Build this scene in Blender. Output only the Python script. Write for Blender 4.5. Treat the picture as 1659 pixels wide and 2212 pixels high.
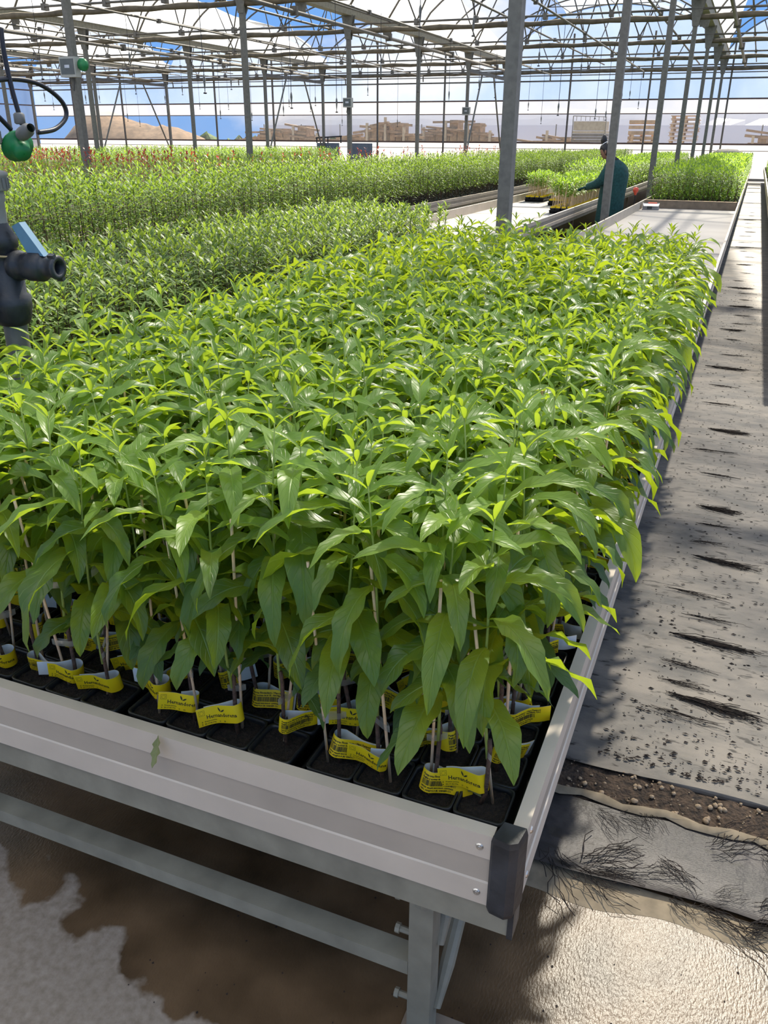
import bpy, math, random
import numpy as np
from mathutils import Vector, Matrix

random.seed(7)
RNG = np.random.default_rng(11)
PI = math.pi
scene = bpy.context.scene
COL = scene.collection
for o in list(bpy.data.objects):
    bpy.data.objects.remove(o)

# ------------------------------------------------------------------ camera
CAM_PITCH, CAM_YAW, CAM_ROLL, CAM_F = 0.421027, 0.388537, 0.0066978, 1800.0
cam_data = bpy.data.cameras.new('camera')
cam = bpy.data.objects.new('camera', cam_data)
COL.objects.link(cam)
_F = Vector((-math.sin(CAM_YAW) * math.cos(CAM_PITCH), math.cos(CAM_YAW) * math.cos(CAM_PITCH), -math.sin(CAM_PITCH)))
_r = Vector((math.cos(CAM_YAW), math.sin(CAM_YAW), 0))
_u = _r.cross(_F)
_r2 = _r * math.cos(CAM_ROLL) + _u * math.sin(CAM_ROLL)
_u2 = _u * math.cos(CAM_ROLL) - _r * math.sin(CAM_ROLL)
_m = Matrix((_r2, _u2, -_F)).transposed().to_4x4()
_m.translation = Vector((0, 0, 1.5))
cam.matrix_world = _m
cam_data.sensor_fit = 'HORIZONTAL'
cam_data.sensor_width = 36.0
cam_data.lens = CAM_F / 1659.0 * 36.0
cam_data.clip_start = 0.05
cam_data.clip_end = 400
scene.camera = cam

# ------------------------------------------------------------------ sky, sun, exposure
SUN_AZ, SUN_EL, SUN_STRENGTH = math.radians(2), math.radians(49), 17.0
SKY_STRENGTH = 1.18
world = bpy.data.worlds.new('sky')
scene.world = world
world.use_nodes = True
wn = world.node_tree
wn.nodes.clear()
w_out = wn.nodes.new('ShaderNodeOutputWorld')
w_bg = wn.nodes.new('ShaderNodeBackground')
w_tc = wn.nodes.new('ShaderNodeTexCoord')
w_map = wn.nodes.new('ShaderNodeMapping')
w_map.inputs['Scale'].default_value = (1.0, 1.0, 2.2)
w_no = wn.nodes.new('ShaderNodeTexNoise')
w_no.inputs['Scale'].default_value = 2.6
w_no.inputs['Detail'].default_value = 7
w_ramp = wn.nodes.new('ShaderNodeValToRGB')
w_ramp.color_ramp.elements[0].position = 0.55
w_ramp.color_ramp.elements[0].color = (0.17, 0.38, 0.80, 1)
w_ramp.color_ramp.elements[1].position = 0.68
w_ramp.color_ramp.elements[1].color = (1.0, 0.97, 0.93, 1)
wn.links.new(w_tc.outputs['Generated'], w_map.inputs['Vector'])
wn.links.new(w_map.outputs['Vector'], w_no.inputs['Vector'])
wn.links.new(w_no.outputs['Fac'], w_ramp.inputs['Fac'])
wn.links.new(w_ramp.outputs['Color'], w_bg.inputs['Color'])
w_bg.inputs['Strength'].default_value = SKY_STRENGTH
wn.links.new(w_bg.outputs['Background'], w_out.inputs['Surface'])

sun_data = bpy.data.lights.new('sun', 'SUN')
sun_data.energy = SUN_STRENGTH
sun_data.angle = math.radians(1.6)
sun_data.color = (1.0, 0.925, 0.78)
sun = bpy.data.objects.new('sun', sun_data)
COL.objects.link(sun)
sun_dir = Vector((math.sin(SUN_AZ) * math.cos(SUN_EL), math.cos(SUN_AZ) * math.cos(SUN_EL), math.sin(SUN_EL)))
sun.rotation_euler = sun_dir.to_track_quat('Z', 'Y').to_euler()
sun.location = (0, 10, 20)

scene.view_settings.view_transform = 'Standard'
scene.view_settings.look = 'None'
scene.view_settings.exposure = 0.0
scene.view_settings.gamma = 1.0
scene.view_settings.use_curve_mapping = False

# ------------------------------------------------------------------ materials
MATS = {}

def new_mat(name):
    m = bpy.data.materials.new(name)
    m.use_nodes = True
    MATS[name] = m
    nt = m.node_tree
    return m, nt, nt.nodes['Principled BSDF'], nt.nodes['Material Output']

def mat_plain(name, col, rough=0.5, metal=0.0, var=0.15, scale=8.0, bump=0.0, bscale=60.0, spec=0.5, detail=5):
    """colour broken up by noise, optional fine bump"""
    m, nt, b, out = new_mat(name)
    b.inputs['Roughness'].default_value = rough
    b.inputs['Metallic'].default_value = metal
    b.inputs['Specular IOR Level'].default_value = spec
    tc = nt.nodes.new('ShaderNodeTexCoord')
    no = nt.nodes.new('ShaderNodeTexNoise')
    no.inputs['Scale'].default_value = scale
    no.inputs['Detail'].default_value = detail
    nt.links.new(tc.outputs['Object'], no.inputs['Vector'])
    ra = nt.nodes.new('ShaderNodeValToRGB')
    ra.color_ramp.elements[0].position = 0.3
    ra.color_ramp.elements[1].position = 0.7
    ra.color_ramp.elements[0].color = tuple(c * (1 - var) for c in col) + (1,)
    ra.color_ramp.elements[1].color = tuple(min(1, c * (1 + var)) for c in col) + (1,)
    nt.links.new(no.outputs['Fac'], ra.inputs['Fac'])
    nt.links.new(ra.outputs['Color'], b.inputs['Base Color'])
    if bump > 0:
        n2 = nt.nodes.new('ShaderNodeTexNoise')
        n2.inputs['Scale'].default_value = bscale
        n2.inputs['Detail'].default_value = 3
        nt.links.new(tc.outputs['Object'], n2.inputs['Vector'])
        bp = nt.nodes.new('ShaderNodeBump')
        bp.inputs['Strength'].default_value = bump
        bp.inputs['Distance'].default_value = 0.01
        nt.links.new(n2.outputs['Fac'], bp.inputs['Height'])
        nt.links.new(bp.outputs['Normal'], b.inputs['Normal'])
    return m

def mat_leaf(name, c0, c1, trans, rough=0.38, tfac=0.42, veins=True, rnd='object', spec=0.5):
    """glossy leaf with light passing through; colour varies from leaf to leaf"""
    m, nt, b, out = new_mat(name)
    b.inputs['Roughness'].default_value = rough
    b.inputs['Specular IOR Level'].default_value = spec
    mix = nt.nodes.new('ShaderNodeMixShader')
    tr = nt.nodes.new('ShaderNodeBsdfTranslucent')
    mix.inputs['Fac'].default_value = tfac
    cm = nt.nodes.new('ShaderNodeMix'); cm.data_type = 'RGBA'
    cm.inputs['A'].default_value = c0 + (1,)
    cm.inputs['B'].default_value = c1 + (1,)
    if rnd == 'object':
        oi = nt.nodes.new('ShaderNodeObjectInfo')
        src = oi.outputs['Random']
    else:
        tc = nt.nodes.new('ShaderNodeTexCoord')
        no = nt.nodes.new('ShaderNodeTexNoise')
        no.inputs['Scale'].default_value = 22.0
        no.inputs['Detail'].default_value = 2
        nt.links.new(tc.outputs['Object'], no.inputs['Vector'])
        mr = nt.nodes.new('ShaderNodeMapRange')
        mr.inputs['From Min'].default_value = 0.3
        mr.inputs['From Max'].default_value = 0.7
        nt.links.new(no.outputs['Fac'], mr.inputs['Value'])
        src = mr.outputs['Result']
    nt.links.new(src, cm.inputs['Factor'])
    col = cm.outputs['Result']
    tcol = None
    if veins:
        uv = nt.nodes.new('ShaderNodeUVMap')
        sep = nt.nodes.new('ShaderNodeSeparateXYZ')
        nt.links.new(uv.outputs['UV'], sep.inputs['Vector'])
        sub = nt.nodes.new('ShaderNodeMath'); sub.operation = 'SUBTRACT'; sub.inputs[1].default_value = 0.5
        nt.links.new(sep.outputs['X'], sub.inputs[0])
        ab = nt.nodes.new('ShaderNodeMath'); ab.operation = 'ABSOLUTE'
        nt.links.new(sub.outputs[0], ab.inputs[0])
        rib = nt.nodes.new('ShaderNodeMapRange')
        rib.inputs['From Min'].default_value = 0.0
        rib.inputs['From Max'].default_value = 0.045
        rib.inputs['To Min'].default_value = 1.0
        rib.inputs['To Max'].default_value = 0.0
        nt.links.new(ab.outputs[0], rib.inputs['Value'])
        # side veins: stripes of (v*14 - |u|*7)
        mu = nt.nodes.new('ShaderNodeMath'); mu.operation = 'MULTIPLY'; mu.inputs[1].default_value = 11.0
        nt.links.new(sep.outputs['Y'], mu.inputs[0])
        mu2 = nt.nodes.new('ShaderNodeMath'); mu2.operation = 'MULTIPLY'; mu2.inputs[1].default_value = 4.0
        nt.links.new(ab.outputs[0], mu2.inputs[0])
        df = nt.nodes.new('ShaderNodeMath'); df.operation = 'SUBTRACT'
        nt.links.new(mu.outputs[0], df.inputs[0]); nt.links.new(mu2.outputs[0], df.inputs[1])
        fr = nt.nodes.new('ShaderNodeMath'); fr.operation = 'PINGPONG'; fr.inputs[1].default_value = 0.5
        nt.links.new(df.outputs[0], fr.inputs[0])
        sv = nt.nodes.new('ShaderNodeMapRange')
        sv.inputs['From Min'].default_value = 0.0
        sv.inputs['From Max'].default_value = 0.10
        sv.inputs['To Min'].default_value = 0.30
        sv.inputs['To Max'].default_value = 0.0
        nt.links.new(fr.outputs[0], sv.inputs['Value'])
        mx = nt.nodes.new('ShaderNodeMath'); mx.operation = 'MAXIMUM'
        nt.links.new(rib.outputs['Result'], mx.inputs[0]); nt.links.new(sv.outputs['Result'], mx.inputs[1])
        c2 = nt.nodes.new('ShaderNodeMix'); c2.data_type = 'RGBA'
        vein_col = tuple(min(1, a * 1.5 + 0.03) for a in c1)
        c2.inputs['B'].default_value = vein_col + (1,)
        nt.links.new(mx.outputs[0], c2.inputs['Factor'])
        nt.links.new(col, c2.inputs['A'])
        col = c2.outputs['Result']
        bp = nt.nodes.new('ShaderNodeBump')
        bp.inputs['Strength'].default_value = 0.6
        bp.inputs['Distance'].default_value = 0.003
        bp.invert = True
        nt.links.new(mx.outputs[0], bp.inputs['Height'])
        nt.links.new(bp.outputs['Normal'], b.inputs['Normal'])
    nt.links.new(col, b.inputs['Base Color'])
    tr.inputs['Color'].default_value = trans + (1,)
    nt.links.new(b.outputs['BSDF'], mix.inputs[1])
    nt.links.new(tr.outputs['BSDF'], mix.inputs[2])
    nt.links.new(mix.outputs['Shader'], out.inputs['Surface'])
    return m

def mat_film(name, fac, col=(1, 1, 1), tcol=(1, 1, 1), scale=0.6, var=0.25, gloss=0.04):
    """plastic film: part of the light passes straight, the rest is scattered"""
    m, nt, b, out = new_mat(name)
    nt.nodes.remove(b)
    tp = nt.nodes.new('ShaderNodeBsdfTransparent'); tp.inputs['Color'].default_value = tcol + (1,)
    tl = nt.nodes.new('ShaderNodeBsdfTranslucent'); tl.inputs['Color'].default_value = col + (1,)
    di = nt.nodes.new('ShaderNodeBsdfDiffuse'); di.inputs['Color'].default_value = col + (1,)
    m0 = nt.nodes.new('ShaderNodeMixShader'); m0.inputs['Fac'].default_value = 0.3
    nt.links.new(tl.outputs[0], m0.inputs[1]); nt.links.new(di.outputs[0], m0.inputs[2])
    m1 = nt.nodes.new('ShaderNodeMixShader')
    nt.links.new(tp.outputs[0], m1.inputs[1]); nt.links.new(m0.outputs[0], m1.inputs[2])
    tc = nt.nodes.new('ShaderNodeTexCoord')
    no = nt.nodes.new('ShaderNodeTexNoise'); no.inputs['Scale'].default_value = scale; no.inputs['Detail'].default_value = 4
    nt.links.new(tc.outputs['Object'], no.inputs['Vector'])
    mr = nt.nodes.new('ShaderNodeMapRange')
    mr.inputs['From Min'].default_value = 0.3; mr.inputs['From Max'].default_value = 0.7
    mr.inputs['To Min'].default_value = max(0, fac * (1 - var)); mr.inputs['To Max'].default_value = min(1, fac * (1 + var))
    nt.links.new(no.outputs['Fac'], mr.inputs['Value'])
    nt.links.new(mr.outputs['Result'], m1.inputs['Fac'])
    gl = nt.nodes.new('ShaderNodeBsdfGlossy'); gl.inputs['Roughness'].default_value = 0.12
    m2 = nt.nodes.new('ShaderNodeMixShader'); m2.inputs['Fac'].default_value = gloss
    nt.links.new(m1.outputs[0], m2.inputs[1]); nt.links.new(gl.outputs[0], m2.inputs[2])
    nt.links.new(m2.outputs[0], out.inputs['Surface'])
    return m

mat_leaf('leaf_mature', (0.050, 0.112, 0.024), (0.100, 0.188, 0.030), (0.54, 0.68, 0.022), tfac=0.42, rough=0.34)
mat_leaf('leaf_young', (0.095, 0.185, 0.028), (0.17, 0.29, 0.040), (0.52, 0.68, 0.04), tfac=0.46)
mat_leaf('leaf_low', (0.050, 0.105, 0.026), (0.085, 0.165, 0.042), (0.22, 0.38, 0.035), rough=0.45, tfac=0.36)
mat_leaf('leaf_mass', (0.070, 0.145, 0.026), (0.17, 0.28, 0.034), (0.56, 0.70, 0.028), tfac=0.45, rnd='noise')
mat_leaf('leaf_small', (0.060, 0.115, 0.030), (0.13, 0.20, 0.040), (0.27, 0.38, 0.04), tfac=0.42, veins=False, rnd='noise', rough=0.5, spec=0.3)
mat_leaf('leaf_bench', (0.060, 0.120, 0.024), (0.14, 0.225, 0.036), (0.28, 0.41, 0.035), tfac=0.42, veins=False, rnd='noise', rough=0.55, spec=0.25)
mat_leaf('leaf_bright', (0.085, 0.175, 0.026), (0.17, 0.29, 0.042), (0.36, 0.54, 0.04), tfac=0.45, veins=False, rnd='noise', rough=0.5, spec=0.3)
mat_leaf('leaf_red', (0.16, 0.018, 0.016), (0.25, 0.04, 0.022), (0.42, 0.06, 0.03), tfac=0.35, veins=False, rnd='noise', rough=0.4)
mat_leaf('leaf_dry', (0.20, 0.24, 0.08), (0.28, 0.26, 0.12), (0.3, 0.3, 0.1), tfac=0.3)
mat_plain('shoot', (0.25, 0.33, 0.07), rough=0.7, var=0.2, scale=30)
mat_plain('bark', (0.10, 0.055, 0.035), rough=0.75, var=0.35, scale=90, bump=0.4, bscale=200)
mat_plain('cane', (0.82, 0.58, 0.36), rough=0.6, var=0.16, scale=40)
mat_plain('pot_plastic', (0.018, 0.019, 0.021), rough=0.42, var=0.25, scale=40)
mat_plain('tray_plastic', (0.013, 0.013, 0.014), rough=0.5, var=0.3, scale=20)
mat_plain('soil', (0.022, 0.014, 0.009), rough=0.95, var=0.7, scale=160, bump=1.0, bscale=300)
mat_plain('label_yellow', (1.0, 0.665, 0.010), rough=0.42, var=0.05, scale=40)
mat_plain('label_white', (0.80, 0.79, 0.74), rough=0.55, var=0.06, scale=60)
mat_plain('ink', (0.03, 0.028, 0.02), rough=0.6, var=0.1)
mat_plain('aluminium_pale', (0.59, 0.495, 0.385), rough=0.55, metal=0.0, var=0.10, scale=5, bump=0.06, bscale=25)
mat_plain('aluminium_band', (0.42, 0.35, 0.27), rough=0.55, metal=0.0, var=0.09, scale=6)
mat_plain('galvanised', (0.255, 0.235, 0.175), rough=0.55, metal=0.1, var=0.20, scale=14, bump=0.05, bscale=40)
mat_plain('galvanised_post', (0.155, 0.15, 0.128), rough=0.65, metal=0.1, var=0.18, scale=20)
mat_plain('galvanised_bar', (0.12, 0.11, 0.095), rough=0.6, metal=0.2, var=0.2, scale=10)
mat_plain('screen_roll', (0.12, 0.098, 0.066), rough=0.9, var=0.3, scale=5)
mat_plain('rust_rail', (0.10, 0.06, 0.05), rough=0.7, var=0.2)
mat_plain('black_plastic', (0.03, 0.031, 0.034), rough=0.45, var=0.5, scale=18, bump=0.1, bscale=80)
mat_plain('grey_plastic', (0.16, 0.16, 0.15), rough=0.6, var=0.35, scale=14)
mat_plain('pipe_grey', (0.27, 0.25, 0.22), rough=0.6, var=0.25, scale=14)
mat_plain('hose', (0.012, 0.011, 0.016), rough=0.4, var=0.2)
mat_plain('green_plastic', (0.01, 0.20, 0.055), rough=0.4, var=0.25, scale=14)
mat_plain('blue_plastic', (0.13, 0.27, 0.38), rough=0.5, var=0.12, scale=14)
mat_plain('box_plastic', (0.40, 0.40, 0.36), rough=0.55, var=0.08)
mat_plain('box_window', (0.10, 0.11, 0.10), rough=0.3, var=0.1)
mat_plain('screw_steel', (0.55, 0.53, 0.50), rough=0.3, metal=0.9, var=0.1)
mat_plain('bed_sheet', (0.235, 0.215, 0.20), rough=0.6, var=0.10, scale=3)
mat_plain('board_wood', (0.20, 0.155, 0.11), rough=0.8, var=0.25, scale=9)
mat_plain('pallet_wood', (0.50, 0.33, 0.18), rough=0.8, var=0.22, scale=5)
mat_plain('wood_pile', (0.27, 0.185, 0.11), rough=0.9, var=0.3, scale=5)
mat_plain('earth', (0.15, 0.095, 0.055), rough=0.95, var=0.35, scale=2.2, bump=1.0, bscale=6)
mat_plain('ground_dust', (0.42, 0.33, 0.24), rough=0.95, var=0.2, scale=0.8)
mat_plain('hedge', (0.06, 0.10, 0.03), rough=0.9, var=0.5, scale=6)
mat_film('tarp', 1.0, col=(0.50, 0.53, 0.62), scale=1.2, var=0.0)
mat_plain('crate_dark', (0.10, 0.09, 0.08), rough=0.7, var=0.2)
mat_plain('crate_tan', (0.42, 0.36, 0.26), rough=0.7, var=0.15)
mat_plain('panel_dark', (0.13, 0.16, 0.20), rough=0.6, var=0.15)
mat_plain('kerb', (0.26, 0.24, 0.21), rough=0.8, var=0.12)
mat_plain('knit_teal', (0.012, 0.060, 0.055), rough=0.95, var=0.3, scale=30, bump=0.6, bscale=90)
mat_plain('trousers', (0.012, 0.012, 0.014), rough=0.9, var=0.2)
mat_plain('skin', (0.24, 0.12, 0.075), rough=0.55, var=0.08)
mat_plain('hair', (0.008, 0.007, 0.007), rough=0.45, var=0.3, scale=60)
mat_plain('red_plastic', (0.75, 0.10, 0.05), rough=0.4, var=0.08)
mat_plain('card', (0.42, 0.41, 0.40), rough=0.7, var=0.1)
mat_plain('white_paint', (0.8, 0.8, 0.78), rough=0.5, var=0.04)
mat_plain('roots', (0.020, 0.013, 0.009), rough=0.95, var=0.6, scale=60)
mat_plain('pebble', (0.34, 0.25, 0.16), rough=0.9, var=0.5, scale=25)
mat_plain('mulch', (0.050, 0.032, 0.020), rough=0.95, var=0.8, scale=70, bump=1.0, bscale=140)
mat_plain('torn_cloth', (0.24, 0.19, 0.125), rough=0.9, var=0.25, scale=30)
mat_plain('straw', (0.45, 0.33, 0.17), rough=0.8, var=0.2)
mat_plain('tape', (0.55, 0.55, 0.50), rough=0.25, var=0.05)
mat_film('tape_clear', 0.35, col=(0.85, 0.86, 0.82), gloss=0.12)
mat_film('film_roof', 0.30, col=(0.80, 0.78, 0.72), scale=0.4, var=0.6)
mat_film('film_white', 0.72, col=(1.0, 0.985, 0.95), scale=0.5, var=0.1)
mat_film('film_haze', 0.55, col=(0.34, 0.40, 0.50), scale=0.35, var=0.28)
mat_film('film_cream', 0.75, col=(0.42, 0.41, 0.41), scale=0.7, var=0.12)
mat_film('film_clear', 0.07, col=(0.45, 0.43, 0.40), tcol=(0.98, 0.96, 0.93), scale=0.8, var=0.3)
mat_film('film_skirt', 0.95, col=(0.48, 0.48, 0.49), scale=0.8, var=0.05)

def tweak_floor():
    """screed floor: pale and rough where dry, brown and shining where wet"""
    m, nt, b, out = new_mat('concrete')
    L = nt.links
    tc = nt.nodes.new('ShaderNodeTexCoord')
    sep = nt.nodes.new('ShaderNodeSeparateXYZ')
    L.new(tc.outputs['Object'], sep.inputs[0])
    n1 = nt.nodes.new('ShaderNodeTexNoise'); n1.inputs['Scale'].default_value = 5.5; n1.inputs['Detail'].default_value = 5
    L.new(tc.outputs['Object'], n1.inputs['Vector'])
    # dry patch: left of a slanted line that runs along the bench front
    ma = nt.nodes.new('ShaderNodeMath'); ma.operation = 'MULTIPLY_ADD'
    ma.inputs[1].default_value = 0.24; ma.inputs[2].default_value = 0.0       # x*0.24
    L.new(sep.outputs['X'], ma.inputs[0])
    ad = nt.nodes.new('ShaderNodeMath'); ad.operation = 'ADD'
    L.new(ma.outputs[0], ad.inputs[0]); L.new(sep.outputs['Y'], ad.inputs[1])
    nz = nt.nodes.new('ShaderNodeMath'); nz.operation = 'MULTIPLY_ADD'; nz.inputs[1].default_value = 0.42; nz.inputs[2].default_value = -0.21
    L.new(n1.outputs['Fac'], nz.inputs[0])
    a2 = nt.nodes.new('ShaderNodeMath'); a2.operation = 'ADD'
    L.new(ad.outputs[0], a2.inputs[0]); L.new(nz.outputs[0], a2.inputs[1])
    wet = nt.nodes.new('ShaderNodeMapRange')
    wet.inputs['From Min'].default_value = 0.635; wet.inputs['From Max'].default_value = 0.655
    L.new(a2.outputs[0], wet.inputs['Value'])
    n2 = nt.nodes.new('ShaderNodeTexNoise'); n2.inputs['Scale'].default_value = 60; n2.inputs['Detail'].default_value = 6
    L.new(tc.outputs['Object'], n2.inputs['Vector'])
    dry = nt.nodes.new('ShaderNodeValToRGB')
    dry.color_ramp.elements[0].position = 0.3; dry.color_ramp.elements[0].color = (0.21, 0.165, 0.12, 1)
    dry.color_ramp.elements[1].position = 0.7; dry.color_ramp.elements[1].color = (0.31, 0.255, 0.20, 1)
    L.new(n2.outputs['Fac'], dry.inputs['Fac'])
    n3 = nt.nodes.new('ShaderNodeTexNoise'); n3.inputs['Scale'].default_value = 7; n3.inputs['Detail'].default_value = 5
    L.new(tc.outputs['Object'], n3.inputs['Vector'])
    wc = nt.nodes.new('ShaderNodeValToRGB')
    wc.color_ramp.elements[0].position = 0.3; wc.color_ramp.elements[0].color = (0.055, 0.033, 0.016, 1)
    wc.color_ramp.elements[1].position = 0.75; wc.color_ramp.elements[1].color = (0.155, 0.096, 0.050, 1)
    L.new(n3.outputs['Fac'], wc.inputs['Fac'])
    mx = nt.nodes.new('ShaderNodeMix'); mx.data_type = 'RGBA'
    L.new(wet.outputs['Result'], mx.inputs['Factor']); L.new(dry.outputs['Color'], mx.inputs['A']); L.new(wc.outputs['Color'], mx.inputs['B'])
    L.new(mx.outputs['Result'], b.inputs['Base Color'])
    rr = nt.nodes.new('ShaderNodeMapRange'); rr.inputs['To Min'].default_value = 0.85; rr.inputs['To Max'].default_value = 0.30
    L.new(wet.outputs['Result'], rr.inputs['Value']); L.new(rr.outputs['Result'], b.inputs['Roughness'])
    mp = nt.nodes.new('ShaderNodeMapping'); mp.inputs['Scale'].default_value = (1.0, 0.45, 1.0)
    L.new(tc.outputs['Object'], mp.inputs['Vector'])
    n4 = nt.nodes.new('ShaderNodeTexNoise'); n4.inputs['Scale'].default_value = 210; n4.inputs['Detail'].default_value = 3
    L.new(mp.outputs['Vector'], n4.inputs['Vector'])
    b.inputs['Specular IOR Level'].default_value = 0.28
    bp = nt.nodes.new('ShaderNodeBump'); bp.inputs['Strength'].default_value = 0.14; bp.inputs['Distance'].default_value = 0.01
    L.new(n4.outputs['Fac'], bp.inputs['Height']); L.new(bp.outputs['Normal'], b.inputs['Normal'])
tweak_floor()

def tweak_mat(name='ground_cloth', dark=(0.06, 0.058, 0.056), pale=(0.175, 0.153, 0.128), rough=0.62):
    """woven black ground cloth, greyed by dried silt"""
    m, nt, b, out = new_mat(name)
    L = nt.links
    tc = nt.nodes.new('ShaderNodeTexCoord')
    mp = nt.nodes.new('ShaderNodeMapping'); mp.inputs['Scale'].default_value = (1, 2.2, 1)
    L.new(tc.outputs['Object'], mp.inputs['Vector'])
    n1 = nt.nodes.new('ShaderNodeTexNoise'); n1.inputs['Scale'].default_value = 3.2; n1.inputs['Detail'].default_value = 7; n1.inputs['Roughness'].default_value = 0.62
    L.new(mp.outputs['Vector'], n1.inputs['Vector'])
    ra = nt.nodes.new('ShaderNodeValToRGB')
    ra.color_ramp.elements[0].position = 0.34; ra.color_ramp.elements[0].color = dark + (1,)
    ra.color_ramp.elements[1].position = 0.62; ra.color_ramp.elements[1].color = pale + (1,)
    L.new(n1.outputs['Fac'], ra.inputs['Fac'])
    n2 = nt.nodes.new('ShaderNodeTexNoise'); n2.inputs['Scale'].default_value = 34; n2.inputs['Detail'].default_value = 3
    mp2 = nt.nodes.new('ShaderNodeMapping'); mp2.inputs['Scale'].default_value = (0.55, 1.6, 1)
    L.new(tc.outputs['Object'], mp2.inputs['Vector']); L.new(mp2.outputs['Vector'], n2.inputs['Vector'])
    sp = nt.nodes.new('ShaderNodeMapRange'); sp.inputs['From Min'].default_value = 0.60; sp.inputs['From Max'].default_value = 0.68
    L.new(n2.outputs['Fac'], sp.inputs['Value'])
    mx = nt.nodes.new('ShaderNodeMix'); mx.data_type = 'RGBA'
    mx.inputs['B'].default_value = (0.028, 0.024, 0.02, 1)
    L.new(sp.outputs['Result'], mx.inputs['Factor']); L.new(ra.outputs['Color'], mx.inputs['A'])
    L.new(mx.outputs['Result'], b.inputs['Base Color'])
    b.inputs['Roughness'].default_value = rough
    b.inputs['Specular IOR Level'].default_value = 0.28
    wv = nt.nodes.new('ShaderNodeTexWave'); wv.inputs['Scale'].default_value = 70; wv.bands_direction = 'Y'
    wv.inputs['Distortion'].default_value = 1.5
    L.new(tc.outputs['Object'], wv.inputs['Vector'])
    bp = nt.nodes.new('ShaderNodeBump'); bp.inputs['Strength'].default_value = 0.12; bp.inputs['Distance'].default_value = 0.003
    L.new(wv.outputs['Fac'], bp.inputs['Height'])
    n5 = nt.nodes.new('ShaderNodeTexNoise'); n5.inputs['Scale'].default_value = 22; n5.inputs['Detail'].default_value = 4
    L.new(tc.outputs['Object'], n5.inputs['Vector'])
    bp2 = nt.nodes.new('ShaderNodeBump'); bp2.inputs['Strength'].default_value = 0.35; bp2.inputs['Distance'].default_value = 0.012
    L.new(n5.outputs['Fac'], bp2.inputs['Height']); L.new(bp.outputs['Normal'], bp2.inputs['Normal'])
    L.new(bp2.outputs['Normal'], b.inputs['Normal'])
tweak_mat()
tweak_mat('ground_cloth_wet', (0.018, 0.017, 0.018), (0.075, 0.064, 0.060), 0.45)

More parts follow.
